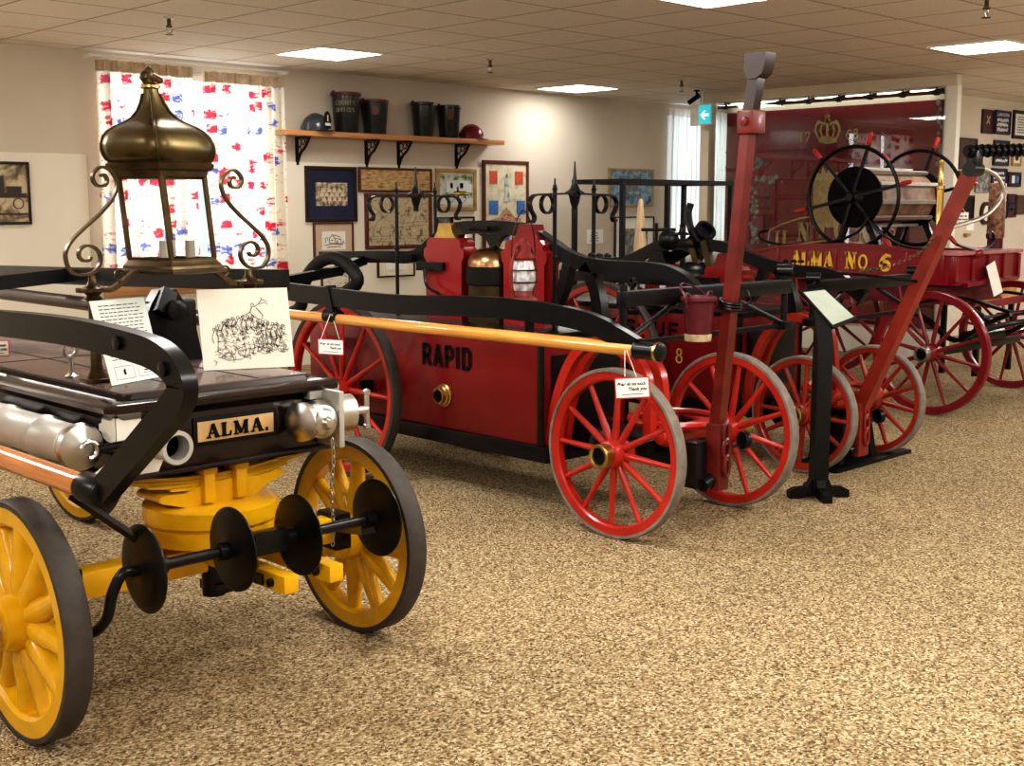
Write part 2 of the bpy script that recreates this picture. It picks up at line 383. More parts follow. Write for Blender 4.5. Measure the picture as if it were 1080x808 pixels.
WP = {}          # world place of every root / part
def link(o, parent, world):
    COL.objects.link(o); WP[o.name] = V(world)
    if parent is not None:
        o.parent = parent; o.location = V(world) - WP[parent.name]
    else: o.location = V(world)
    return o
def thing(name, label, cat, loc, group=None):
    o = bpy.data.objects.new(name, None); o.empty_display_size = .1
    link(o, None, loc); o['label'] = label; o['category'] = cat
    if group: o['group'] = group
    return o
def part(name, mb, mat, parent=None, label=None, sharp=38):
    """one mesh object; geometry given in world coordinates, origin moved to its middle"""
    vs = [v.co for v in mb.bm.verts]
    lo = V([min(v[i] for v in vs) for i in range(3)]); hi = V([max(v[i] for v in vs) for i in range(3)])
    c = (lo + hi) / 2
    if parent is None: c.z = lo.z
    for v in mb.bm.verts: v.co -= c
    me = mb.mesh(name, sharp)
    me.materials.append(M[mat] if isinstance(mat, str) else mat)
    o = bpy.data.objects.new(name, me); link(o, parent, c)
    if label: o['label'] = label
    return o
SPLIT = dict(axle_clip='axle_clip', leaf_springs='leaf_spring', axles='axle', red_grips='red_grip', ring_spokes='ring_spoke', reel_slats='reel_slat', side_tubes='side_tube',
             pole_clamps='pole_clamp', stay_rods='stay_rod', top_rails='top_rail', crate_battens='crate_batten', wooden_props='wooden_prop', plate_labels='plate_label',
             red_stamps='red_stamp', blue_stamps='blue_stamp', handle_loop='handle_loop', spring_eye='spring_eye', spring_clip='spring_clip', bar_support='bar_support',
             turntable_brace='turntable_brace', iron_scrolls='iron_scroll', corner_iron='corner_iron', pole_pivot='pole_pivot', beam_ironwork='beam_ironwork', arm_bolt='arm_bolt',
             painted_wheels='painted_wheel', bar_strut='bar_strut', white_mark='white_mark', shelf_frame='shelf_rail', draft_gear='draft_gear', tow_chain='chain_link', perch_block='perch_block',
             reel_stand='reel_stand', panel_stiles='panel_stile', side_moulding='side_moulding', panel_strips='panel_strip', banner_lettering='banner_letter', gold_lettering='gold_letter')
def clusters(bm, eps=.0015):
    """groups of loose islands whose boxes touch"""
    bm.verts.ensure_lookup_table(); seen = set(); isl = []
    for v in bm.verts:
        if v.index in seen: continue
        st = [v]; seen.add(v.index); me = []
        while st:
            q = st.pop(); me.append(q)
            for e in q.link_edges:
                o = e.other_vert(q)
                if o.index not in seen: seen.add(o.index); st.append(o)
        isl.append(me)
    bb = [([min(v.co[i] for v in m) - eps for i in range(3)], [max(v.co[i] for v in m) + eps for i in range(3)]) for m in isl]
    par = list(range(len(isl)))
    def find(a):
        while par[a] != a: a = par[a]
        return a
    for a in range(len(isl)):
        for b in range(a):
            if all(bb[a][0][i] <= bb[b][1][i] and bb[b][0][i] <= bb[a][1][i] for i in range(3)): par[find(a)] = find(b)
    out = {}
    for k, m in enumerate(isl): out.setdefault(find(k), []).extend(m)
    return list(out.values())
_part = part
def part(name, mb, mat, parent=None, label=None, sharp=38):
    if name not in SPLIT: return _part(name, mb, mat, parent, label, sharp)
    mb.bm.verts.index_update(); cl = clusters(mb.bm); first = None
    for c in cl:
        ids = {v.index: k for k, v in enumerate(c)}; n = MB()
        n.faces([v.co.copy() for v in c], [[ids[v.index] for v in f.verts] for f in mb.bm.faces if f.verts[0].index in ids])
        o = _part(SPLIT[name], n, mat, parent, label, sharp); first = first or o
    mb.bm.free(); return first
def single(name, mb, mat, label, cat, group=None, sharp=38):
    o = part(name, mb, mat, None, label, sharp); o['category'] = cat
    if group: o['group'] = group
    return o
def structure(name, mb, mat, parent=None):
    o = part(name, mb, mat, parent)
    if parent is None: o['kind'] = 'structure'
    return o
def inst(name, me, parent, world, rx=0.):
    o = bpy.data.objects.new(name, me); link(o, parent, world); o.rotation_euler = (rx, 0, 0); return o

# ---------------------------------------------------------------- lettering
def arc(cx, cy, rx, ry, a0, a1, n=10): return [(cx + rx * math.cos(math.radians(a0 + (a1 - a0) * i / n)), cy + ry * math.sin(math.radians(a0 + (a1 - a0) * i / n))) for i in range(n + 1)]
SANS = {
 'A': (.62, [([(.06, 0), (.31, 1)], 1), ([(.56, 0), (.31, 1)], 1), ([(.15, .3), (.47, .3)], 1)]),
 'C': (.6, [([(.52, .75), (.46, .93), (.2, .93), (.08, .8), (.08, .2), (.2, .07), (.46, .07), (.52, .25)], 1)]),
 'D': (.6, [([(.08, 0), (.08, 1)], 1), ([(.08, .93), (.4, .93), (.53, .8), (.53, .2), (.4, .07), (.08, .07)], 1)]),
 'E': (.54, [([(.08, 0), (.08, 1)], 1), ([(.08, .93), (.5, .93)], 1), ([(.08, .5), (.42, .5)], 1), ([(.08, .07), (.5, .07)], 1)]),
 'F': (.54, [([(.08, 0), (.08, 1)], 1), ([(.08, .93), (.5, .93)], 1), ([(.08, .5), (.42, .5)], 1)]),
 'I': (.22, [([(.11, 0), (.11, 1)], 1)]),
 'N': (.64, [([(.08, 0), (.08, 1)], 1), ([(.56, 0), (.56, 1)], 1), ([(.08, 1), (.56, 0)], 1)]),
 'O': (.64, [(arc(.32, .5, .24, .43, 0, 360, 20), 1)]),
 'P': (.56, [([(.08, 0), (.08, 1)], 1), ([(.08, .93), (.4, .93), (.5, .84), (.5, .55), (.4, .45), (.08, .45)], 1)]),
 'R': (.6, [([(.08, 0), (.08, 1)], 1), ([(.08, .93), (.4, .93), (.5, .84), (.5, .58), (.4, .48), (.08, .48)], 1), ([(.32, .48), (.54, 0)], 1)]),
 'S': (.58, [([(.5, .78), (.42, .93), (.16, .93), (.08, .82), (.08, .64), (.16, .54), (.42, .46), (.5, .36), (.5, .18), (.42, .07), (.16, .07), (.08, .22)], 1)]),
 'U': (.62, [([(.08, 1), (.08, .2), (.2, .07), (.42, .07), (.54, .2), (.54, 1)], 1)]),
 'X': (.6, [([(.05, 0), (.55, 1)], 1), ([(.05, 1), (.55, 0)], 1)]),
 'Y': (.6, [([(.05, 1), (.3, .5)], 1), ([(.55, 1), (.3, .5)], 1), ([(.3, .5), (.3, 0)], 1)]),
 'T': (.56, [([(.28, 0), (.28, 1)], 1), ([(.02, .93), (.54, .93)], 1)]),
 'V': (.6, [([(.05, 1), (.3, 0)], 1), ([(.55, 1), (.3, 0)], 1)]),
 'L': (.5, [([(.08, 0), (.08, 1)], 1), ([(.08, .07), (.48, .07)], 1)]),
}
SERIF = {
 'A': (.86, [([(.14, 0), (.42, 1)], .45), ([(.72, 0), (.42, 1)], 1.25), ([(.24, .33), (.6, .33)], .4), ([(0, .04), (.3, .04)], .45), ([(.54, .04), (.9, .04)], .45)]),
 'L': (.72, [([(.2, 0), (.2, 1)], 1.25), ([(.02, .96), (.38, .96)], .45), ([(.02, .04), (.66, .04)], .45), ([(.62, .02), (.66, .36)], .45)]),
 'M': (1.04, [([(.16, 0), (.16, 1)], .5), ([(.16, 1), (.5, .08)], 1.15), ([(.5, .05), (.82, 1)], .5), ([(.84, 0), (.84, 1)], 1.25), ([(0, .96), (.24, .96)], .45), ([(.76, .96), (1.0, .96)], .45), ([(0, .04), (.32, .04)], .45), ([(.66, .04), (1.02, .04)], .45)]),
 'N': (.9, [([(.16, 0), (.16, 1)], .5), ([(.72, 0), (.72, 1)], .5), ([(.16, 1), (.72, .03)], 1.25), ([(0, .96), (.24, .96)], .45), ([(.56, .96), (.88, .96)], .45), ([(0, .04), (.32, .04)], .45)]),
 'U': (.86, [([(.18, 1), (.18, .25), (.28, .06), (.52, .06), (.66, .25), (.66, 1)], .8), ([(.02, .96), (.36, .96)], .45), ([(.54, .96), (.82, .96)], .45)]),
 'I': (.46, [([(.22, 0), (.22, 1)], 1.25), ([(.03, .96), (.41, .96)], .45), ([(.03, .04), (.41, .04)], .45)]),
 'O': (.8, [(arc(.4, .5, .3, .45, 0, 360, 22), .9)]),
 'o': (.78, [(arc(.38, .44, .28, .40, 0, 360, 22), .55)]),
 '6': (.74, [(arc(.36, .3, .26, .26, 0, 360, 20), .8), (arc(.62, .34, .52, .62, 178, 108, 8), .9), ([(.46, .93), (.6, .9), (.64, .8)], .6)]),
 '8': (.66, [(arc(.33, .27, .24, .25, 0, 360, 18), .8), (arc(.33, .75, .19, .21, 0, 360, 18), .8)]),
 '1': (.5, [([(.26, 0), (.26, 1)], 1.1), ([(.1, .8), (.26, .97)], .6), ([(.08, .04), (.44, .04)], .5)]),
 '7': (.66, [([(.06, .93), (.6, .93)], 1.0), ([(.58, .93), (.26, 0)], 1.), ([(.08, .95), (.08, .72)], .5)]),
 '.': (.28, [([(.08, .08), (.22, .08)], 1.2)]),
}
def letters(mb, text, o, u, v, height, weight=.17, font=SANS, gap=.16, thick=.004, width=None, space=.5):
    """flat letter strokes lying in the plane (u, v), o = lower left corner"""
    o, u, v = V(o), V(u).normalized(), V(v).normalized(); n = u.cross(v)
    tot = sum((font[c][0] + gap) if c != ' ' else space for c in text) - gap
    sx = height if width is None else width / tot
    x = 0.
    for c in text:
        if c == ' ': x += space; continue
        w, strokes = font[c]
        for pl, wt in strokes:
            pts = [o + u * ((x + a) * sx) + v * (b * height) + n * (thick / 2) for a, b in pl]
            closed = len(pl) > 12 and (V(pl[0]) - V(pl[-1])).length < 1e-4
            mb.sweep(pts[:-1] if closed else pts, thick, weight * wt * min(sx, height), n, closed)
        x += w + gap
    return tot * sx

def scribble_lines(mb, o, u, v, w, h, rows, lw, ragged=.3, thick=.0008, seed=1):
    """rows of handwriting-like strokes"""
    rnd = random.Random(seed); o, u, v = V(o), V(u).normalized(), V(v).normalized(); n = u.cross(v)
    for r in range(rows):
        y = h * (1 - (r + .5) / rows); x = w * ragged * rnd.random() * .5
        end = w * (1 - ragged * rnd.random())
        while x < end:
            L = rnd.uniform(.05, .13) * w; pts = []
            for k in range(5): pts.append(o + u * min(x + L * k / 4, w) + v * (y + rnd.uniform(-.22, .22) * h / rows) + n * thick)
            mb.sweep(pts, thick, lw, n); x += L + w * .03

# ---------------------------------------------------------------- wheels
WC = {}
def wheel(parent, c, r, rim_d, rim_w, nsp, sp_r, hub_r, hub_l, mats, out=-1, tyre_t=.012, cap=True, key='', phase=.13, label=None):
    """out: direction along X of the outer face"""
    k = (r, nsp, key, out)
    mr, mt, mh, mc = mats
    if k not in WC:
        a = MB(); t = rim_w / 2; ro = r - tyre_t; ri = ro - rim_d; ch = rim_w * .16
        a.lathe([(ri, -t + ch), (ri + ch, -t), (ro - .002, -t), (ro - .002, t), (ri + ch, t), (ri, t - ch)], (0, 0, 0), (1, 0, 0), 56, True)
        b = MB(); q = t + .004
        b.lathe([(ro - .003, -q), (r - .003, -q), (r, -q + .005), (r, q - .005), (r - .003, q), (ro - .003, q)], (0, 0, 0), (1, 0, 0), 56, True)
        h = MB(); L = hub_l / 2
        h.lathe([(hub_r * .62, -L), (hub_r * .72, -L + .004), (hub_r * .78, -L * .62), (hub_r * .9, -L * .58), (hub_r, -L * .3), (hub_r, L * .3), (hub_r * .9, L * .58), (hub_r * .78, L * .62), (hub_r * .72, L - .004), (hub_r * .62, L)], (0, 0, 0), (1, 0, 0), 28)
        sp = MB()
        pts = [(0, 0, z) for z in (hub_r * .8, hub_r + (ri - hub_r) * .18, hub_r + (ri - hub_r) * .5, ri + .006)]
        sp.tube(pts, [sp_r * 1.0, sp_r * 1.22, sp_r * .98, sp_r * .78], 10)
        cp = MB(); o = out
        cp.lathe([(hub_r * .82, o * L * .72), (hub_r * .84, o * L * 1.05), (hub_r * .86, o * L * 1.22), (hub_r * .80, o * L * 1.28), (hub_r * .64, o * L * 1.28), (hub_r * .60, o * L * 1.24), (hub_r * .58, o * L * .80)], (0, 0, 0), (1, 0, 0), 28)
        ms = []
        for nm, mm, mt_ in (('wheel_rim', a, mr), ('tyre', b, mt), ('hub', h, mh), ('spoke', sp, mr), ('hub_cap', cp, mc)):
            me = mm.mesh(nm); me.materials.append(M[mt_]); ms.append(me)
        ae = MB().lathe([(hub_r * .60, o * L * 1.02), (hub_r * .60, o * L * 1.08)], (0, 0, 0), (1, 0, 0), 24).mesh('bore_shade'); ae.materials.append(M['black_matte']); ms.append(ae)  # black disc inside the cap, painted shade of the open bore
        WC[k] = ms
    rim, tyre, hub, spk, capm, bore = WC[k]
    w = inst('wheel', rim, parent, c)
    if label: w['label'] = label
    inst('tyre', tyre, w, c); inst('hub', hub, w, c)
    if cap: inst('hub_cap', capm, w, c); inst('bore_shade', bore, w, c)
    for i in range(nsp): inst('spoke', spk, w, c, 2 * PI * (i + phase) / nsp)
    return w

def spiral(c, r0, r1, a0, a1, n=22):
    """(a, b) points of a spiral around c"""
    return [(c[0] + (r0 + (r1 - r0) * i / n) * math.cos(math.radians(a0 + (a1 - a0) * i / n)), c[1] + (r0 + (r1 - r0) * i / n) * math.sin(math.radians(a0 + (a1 - a0) * i / n))) for i in range(n + 1)]
def smooth(pts, n=6):
    """Catmull-Rom through the points"""
    P = [V(p) for p in pts]; P = [P[0] * 2 - P[1]] + P + [P[-1] * 2 - P[-2]]; out = []
    for i in range(1, len(P) - 2):
        for k in range(n):
            t = k / n; a, b, c, d = P[i - 1], P[i], P[i + 1], P[i + 2]
            out.append(((b * 2) + (c - a) * t + (a * 2 - b * 5 + c * 4 - d) * t * t + (b * 3 - a - c * 3 + d) * t ** 3) * .5)
    out.append(P[-2]); return out
#PART2
# ================================================================= THE ROOM
H = 2.57; WY = 9.1; XL, XR, YF = -3., 18., -4.
structure('floor', MB().box2((XL, YF, -.06), (XR, WY, 0)), 'carpet')
TILE = .607
structure('ceiling', MB().box2((XL, YF, H), (XR, WY + .2, H + .06)), ceiling_mat(5.52 - (XL + XR) / 2 - 20 * TILE, 5.235 - (YF + WY + .2) / 2 - 20 * TILE, TILE))
W1 = (4.50, 6.02, .84, 2.46); W2 = (11.42, 12.56, .84, 2.50)
def wall_with_holes(x0, x1, holes):
    mb = MB(); x = x0
    for a, b, z0, z1 in holes:
        mb.box2((x, WY, 0), (a, WY + .2, H)); mb.box2((a, WY, 0), (b, WY + .2, z0)); mb.box2((a, WY, z1), (b, WY + .2, H)); x = b
    mb.box2((x, WY, 0), (x1, WY + .2, H)); return mb
structure('wall_back', wall_with_holes(XL, 12.9, [W1, W2]), 'wall')
structure('wall_left', MB().box2((XL - .1, YF, 0), (XL, WY, H)), 'wall')
structure('wall_front', MB().box2((XL, YF - .1, 0), (XR, YF, H)), 'wall')
structure('wall_right', MB().box2((12.7, 6.2, 0), (XR, 6.3, H)), 'wall')
structure('wall_side', MB().box2((12.7, 6.3, 0), (12.8, WY, H)), 'wall')
structure('wall_far', MB().box2((XR, YF, 0), (XR + .1, 6.2, H)), 'wall')
structure('trim_1', MB().box2((XL, WY - .012, 0), (4.36, WY, 1.795), .003), 'wall_board')
structure('trim_2', MB().box2((6.13, WY - .012, 0), (8.72, WY, 1.785), .003), 'wall_board')
structure('trim_3', MB().box2((4.45, WY - .035, .70), (6.10, WY - .001, .80), .006), 'trim_wood')
structure('trim_4', MB().box2((8.75, WY - .035, .60), (11.3, WY - .001, .69), .006), 'trim_wood')
structure('baseboard_back', MB().box2((8.73, WY - .02, 0), (12.7, WY, .10), .004), 'trim_wood')
for n, (a, b, z0, z1) in enumerate((W1, W2), 1):
    mb = MB(); y0, y1 = WY + .06, WY + .12
    for s in ((a, z0, b, z0 + .05), (a, z1 - .05, b, z1), (a, z0, a + .05, z1), (b - .05, z0, b, z1), ((a + b) / 2 - .035, z0, (a + b) / 2 + .035, z1), (a, (z0 + z1) / 2 - .025, b, (z0 + z1) / 2 + .025)):
        mb.box2((s[0], y0, s[1]), (s[2], y1, s[3]), .004)
    w = structure('window_%d' % n, mb, 'frame_white')
    structure('window_sill', MB().box2((a - .03, WY - .05, z0 - .03), (b + .03, WY + .06, z0), .005), 'frame_white', w)
    structure('window_pane', MB().box2((a + .04, WY + .085, z0 + .04), (b - .04, WY + .09, z1 - .04)), 'glass', w)

# ---------------------------------------------------------------- curtains
def curtain(name, xa, xb, z0, z1, y, folds, mat, label, seed, amp=.05, pinch=.05):
    rnd = random.Random(seed); nx, nz = folds * 10, 16; vs = []; ph = [rnd.uniform(-.5, .5) for _ in range(folds + 1)]
    for j in range(nz + 1):
        t = j / nz; z = z1 + (z0 - z1) * t
        for i in range(nx + 1):
            s = i / nx; f = s * folds; p = ph[int(min(f, folds))] * .8
            a = amp * (.55 + .45 * t)
            yy = y + a * math.sin(2 * PI * f + p * math.sin(PI * t)) + .012 * math.sin(5 * f + 2 * t)
            xx = xa + (xb - xa) * s + .012 * math.sin(2 * PI * f * 2 + 1) + pinch * (s - .5) * .06 * t
            vs.append((xx, yy, z))
    fs = [(j * (nx + 1) + i, j * (nx + 1) + i + 1, (j + 1) * (nx + 1) + i + 1, (j + 1) * (nx + 1) + i) for j in range(nz) for i in range(nx)]
    mb = MB(); mb.faces(vs, fs)
    r = thing(name, label, 'curtain', ((xa + xb) / 2, y, z0), 'curtains on the back wall')
    part('curtain_cloth', mb, mat, r, sharp=180)
    hb = MB(); hv = []
    for j in range(2):
        for i in range(nx + 1):
            v = vs[i]; hv.append((v[0], v[1] - .006, z1 + .012 - j * .085))
    hb.faces(hv, [(i, i + 1, nx + 2 + i, nx + 1 + i) for i in range(nx)])
    part('curtain_heading', hb, M['curtain_head'] if mat == 'curtain' else mat, r, sharp=180)
    return r
M['curtain_head'] = paint('curtain_heading_cloth', (.52, .40, .27), .9, var=.25, scale=12)
curtain('window_curtain', 4.42, 5.235, .86, 2.49, WY - .10, 8, 'curtain', 'left printed curtain with red and blue fire engine motifs, behind the brass lantern', 3)
curtain('window_curtain', 5.335, 6.09, .84, 2.47, WY - .10, 7, 'curtain', 'right printed curtain with red fire engine motifs, beside the wooden wall shelf', 8)
rod = thing('curtain_rod', 'thin white curtain rod across the top of the printed curtains', 'curtain rod', (5.26, WY - .1, 2.47))
part('rod', MB().tube([(4.36, WY - .12, 2.525), (6.14, WY - .12, 2.525)], .009, 8), 'white', rod)
for x in (4.38, 6.12): part('rod_bracket', MB().box2((x - .01, WY - .125, 2.51), (x + .01, WY, 2.535)), 'white', rod)
curtain('window_curtain', 11.30, 11.95, .7, 2.50, WY - .10, 7, 'sheer', 'left sheer white curtain of the narrow window beyond the black metal rack', 5, .022)
curtain('window_curtain', 11.98, 12.60, .7, 2.50, WY - .10, 6, 'sheer', 'right sheer white curtain half hidden by the red display case', 6, .022)

# ---------------------------------------------------------------- ceiling fittings
def troffer(x, y, label):
    r = thing('ceiling_light', label, 'light', (x, y, H - .02), 'recessed square ceiling lights')
    s = .285; mb = MB()
    for a in ((-s - .02, -s - .02, s + .02, -s), (-s - .02, s, s + .02, s + .02), (-s - .02, -s, -s, s), (s, -s, s + .02, s)):
        mb.box2((x + a[0], y + a[1], H - .014), (x + a[2], y + a[3], H - .001), .002)
    part('light_frame', mb, 'white', r)
    part('light_diffuser', MB().box2((x - s, y - s, H - .009), (x + s, y + s, H - .003)), 'lamp', r)
troffer(5.81, 7.94, 'glowing square ceiling light above the bucket shelf, near the printed curtains')
troffer(9.24, 8.50, 'glowing square ceiling light farthest back, over the middle of the back wall')
troffer(9.03, 4.24, 'glowing square ceiling light at the right, in front of the tall white post')
troffer(5.78, 4.27, 'glowing square ceiling light cut by the top edge of the picture')
def area(x, y, z, sx, sy, power, rot, col=(1, 1, 1)):
    l = bpy.data.lights.new('room_light', 'AREA'); l.shape = 'RECTANGLE'; l.size = sx; l.size_y = sy; l.energy = power; l.color = col
    o = bpy.data.objects.new('room_light', l); COL.objects.link(o); o.location = (x, y, z); o.rotation_euler = rot; return o
LP = 60.
WARM = (1, .965, .915)
for x, y in ((2.4, 4.25), (2.4, .55), (5.8, .55), (9.05, .55), (12.5, 3.4), (15.6, 3.6), (12.4, .55), (1.2, 7.9), (-1.2, 4.2), (-1.2, 1), (2.4, -2.6), (6, -2.6)):
    area(x, y, H - .02, .57, .57, LP, (0, 0, 0), WARM)
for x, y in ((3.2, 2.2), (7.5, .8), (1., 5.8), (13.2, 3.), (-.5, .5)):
    l = bpy.data.lights.new('ceiling_fill', 'POINT'); l.energy = 75; l.color = WARM; l.shadow_soft_size = .22  # unseen point fills, added to brighten the ceiling
    o = bpy.data.objects.new('ceiling_fill', l); COL.objects.link(o); o.location = (x, y, 2.12)
area(5.26, WY + .35, 1.7, 1.7, 1.9, 62., (-PI / 2, 0, 0), (.86, .93, 1))
area(12., WY + .35, 1.7, 1.3, 1.9, 26., (-PI / 2, 0, 0), (.80, .90, 1))
w = bpy.data.worlds.new('daylight'); sc.world = w; w.use_nodes = True
w.node_tree.nodes['Background'].inputs[0].default_value = (.75, .87, 1, 1); w.node_tree.nodes['Background'].inputs[1].default_value = 1.3

def sprinkler(p, label):
    x, y, z = p; r = thing('ceiling_sprinkler', label, 'sprinkler', (x, y, H - .12), 'pendent ceiling sprinklers')
    part('escutcheon', MB().lathe([(.03, 0), (.03, -.008), (.012, -.014), (.012, 0)], (x, y, H), seg=16), 'nickel', r)
    part('sprinkler_body', MB().lathe([(.012, 0), (.012, -.05), (.02, -.052), (.02, -.062), (.009, -.066)], (x, y, H), seg=12), 'bronze', r)
    mb = MB().tube([(x - .012, y, H - .06), (x - .022, y, H - .08), (x, y, H - .108)], .005, 6).tube([(x + .012, y, H - .06), (x + .022, y, H - .08), (x, y, H - .108)], .005, 6)
    part('sprinkler_frame', mb, 'nickel', r)
    part('deflector', MB().lathe([(.026, 0), (.026, -.004), (.008, -.006), (.008, 0)], (x, y, H - .106), seg=14), 'bronze', r)
sprinkler(atZ(178, 18, H), 'small ceiling sprinkler above the printed curtains at upper left')
sprinkler(atZ(517, 62, H), 'small ceiling sprinkler above the right end of the bucket shelf')
sprinkler(atZ(719, 84, H), 'small ceiling sprinkler left of the security camera near the exit sign')
sprinkler(atZ(1041, -2, H), 'small ceiling sprinkler at the top right, in front of the right square light')
p = atZ(735, 95, H)
r = thing('security_camera', 'small dark angled ceiling fitting just above the exit sign', 'camera', (p.x, p.y, H - .14))
part('camera_mount', MB().lathe([(.03, 0), (.03, -.012), (.012, -.02), (.012, -.05)], (p.x, p.y, H), seg=14), 'black_satin', r)
part('camera_body', MB().tube([(p.x + .02, p.y - .02, H - .05), (p.x - .06, p.y + .06, H - .13)], .024, 12), 'black_satin', r)
ex = thing('exit_sign', 'small lit green exit sign with a white left arrow beside the display case', 'sign', (10.52, 7.86, 2.25))
part('sign_housing', MB().box2((10.49, 7.78, 2.235), (10.55, 8.06, 2.45), .006), 'exit_case', ex)
part('sign_face', MB().box2((10.482, 7.795, 2.25), (10.489, 7.945, 2.435)), 'green_sign', ex)
mb = MB(); o = V((10.481, 7.87, 2.335)); u, v = V((0, -1, 0)), V((0, 0, 1))
mb.prism([(-.05, 0), (-.005, .045), (.012, .045), (-.018, .012), (.05, .012), (.05, -.012), (-.018, -.012), (.012, -.045), (-.005, -.045)], o, u, v, -.004)
part('arrow', mb, 'exit_white', ex)
part('sign_bracket', MB().box2((10.51, 7.91, 2.45), (10.53, 7.93, H)), 'exit_case', ex)

# ---------------------------------------------------------------- pictures on the walls
def picture(x0, x1, y0, y1, fm, pm, label, cat='picture', name='framed_picture', wy=WY, fw=.022, mount=None, mw=0., depth=.025, off=.013, group=None, extra=None, ym=None):
    """pixel box (sides at the mid height, top and bottom at the mid width) projected on the wall"""
    yc, xc = (y0 + y1) / 2, (x0 + x1) / 2; Y = wy - off - depth
    a, b = atY(x0, yc, Y).x, atY(x1, yc, Y).x; z1, z0 = atY(xc, y0, Y).z, atY(xc, y1, Y).z
    r = thing(name, label, cat, ((a + b) / 2, wy - off, z0), group or ('framed pictures on the back wall' if wy == WY else 'plaques and pictures on the right wall'))
    mb = MB()
    for s in ((a, z0, b, z0 + fw), (a, z1 - fw, b, z1), (a, z0 + fw, a + fw, z1 - fw), (b - fw, z0 + fw, b, z1 - fw)):
        mb.box2((s[0], Y, s[1]), (s[2], wy - off + .0, s[3]), min(.004, fw * .2))
    part('picture_frame', mb, fm, r)
    A, B, Z0, Z1 = a + fw, b - fw, z0 + fw, z1 - fw
    if mount:
        part('mount', MB().box2((A, Y + .012, Z0), (B, Y + .016, Z1)), mount, r)
        mx, mz = (mw if isinstance(mw, tuple) else (mw, mw)); A += mx; B -= mx; Z0 += mz; Z1 -= mz
        part('print', MB().box2((A, Y + .008, Z0), (B, Y + .012, Z1)), pm, r)
    else:
        part('print', MB().box2((A, Y + .010, Z0), (B, Y + .014, Z1)), pm, r)
    if extra: extra(r, A, B, Z0, Z1, Y + .007)
    return r
def patches(items):
    def f(r, A, B, Z0, Z1, y):
        for nm, mat, polys in items:
            mb = MB()
            for poly in polys: mb.prism([(A + (B - A) * p[0], Z0 + (Z1 - Z0) * p[1]) for p in poly], (0, y, 0), (1, 0, 0), (0, 0, 1), .0025)
            part(nm, mb, mat, r)
    return f
def R4(x0, y0, x1, y1): return [(x0, y0), (x1, y0), (x1, y1), (x0, y1)]
def disc(cx, cy, rx, ry, n=14): return [(cx + rx * math.cos(2 * PI * i / n), cy + ry * math.sin(2 * PI * i / n)) for i in range(n)]
M['sepia_dk'] = paint('sepia_ink', (.055, .042, .03), .6); M['sepia_lt'] = paint('sepia_light', (.66, .58, .42), .6)
def ring2(cx, cy, r0, r1, asp, n=18): return [[(cx + r * math.cos(2 * PI * (i + d) / n), cy + r * asp * math.sin(2 * PI * (i + d) / n)) for r, d in ((r0, 0), (r1, 0), (r1, 1), (r0, 1))] for i in range(n)]
picture(-40, 32.5, 170, 237, 'fr_dark', 'p_engine', 'black framed sepia print of an old engine on the far left wall', fw=.02,
        extra=patches([('ink_engine', 'sepia_dk', ring2(.84, .32, .075, .09, 1.1) + ring2(.4, .3, .08, .1, 1.1) + [R4(.25, .42, .98, .5), R4(.5, .5, .62, .8), R4(.66, .5, .9, .62), R4(.2, .12, .98, .15)])]))
def team(r, A, B, Z0, Z1, y):
    mb, md = MB(), MB(); rnd = random.Random(4); W, Hh = B - A, Z1 - Z0
    for row, (n, zz, s) in enumerate(((4, .60, .1), (5, .42, .11), (4, .22, .12))):
        for i in range(n):
            cx = A + W * (.5 + (i - (n - 1) / 2) * .165); cz = Z0 + Hh * zz
            mb.prism([(cx + a * W, cz + b * Hh) for a, b in [(-.06, -.02), (-.045, .12), (.045, .12), (.06, -.02)]], (0, y - .001 * row, 0), (1, 0, 0), (0, 0, 1), .001)
            md.prism([(cx + W * .028 * math.cos(t), cz + Hh * (.165 + .045 * math.sin(t))) for t in [2 * PI * k / 10 for k in range(10)]], (0, y - .001 * row, 0), (1, 0, 0), (0, 0, 1), .001)
    part('team_uniforms', mb, 'sepia_lt', r); part('team_faces', md, 'mat_tan', r)
picture(323, 377, 175.5, 234, 'fr_dark', 'p_team', 'large blue mounted photograph of a uniformed group, left of the old map', fw=.032, mount='mat_blue', mw=(.075, .11), extra=team)
def house(r, A, B, Z0, Z1, y):
    mb = MB(); P = lambda l: [V((A + (B - A) * a, y, Z0 + (Z1 - Z0) * b)) for a, b in l]
    for l in ([(.3, .35), (.3, .62), (.42, .82), (.54, .62), (.54, .35), (.3, .35)], [(.42, .82), (.72, .72), (.80, .55), (.54, .62)], [(.8, .55), (.8, .32), (.54, .35)], [(.1, .25), (.4, .3), (.9, .28)], [(.6, .48), (.6, .38), (.66, .38), (.66, .48), (.6, .48)], [(.36, .52), (.46, .52)], [(.15, .4), (.12, .6), (.2, .7), (.24, .5)], [(.85, .3), (.9, .5), (.95, .3)], [(.2, .14), (.8, .17)]):
        mb.sweep(P(l), .001, .006, (0, 1, 0))
    part('ink_lines', mb, 'sepia_dk', r)
picture(331.5, 373.5, 234.5, 273, 'fr_brown', 'card', 'small framed ink sketch of a house below the blue mounted photograph', fw=.016, mount='mat_tan', mw=(.075, .065), extra=house)
picture(379, 456, 177, 203, 'fr_brown', 'p_pan', 'wide narrow framed brown panorama hanging directly above the old map', fw=.022)
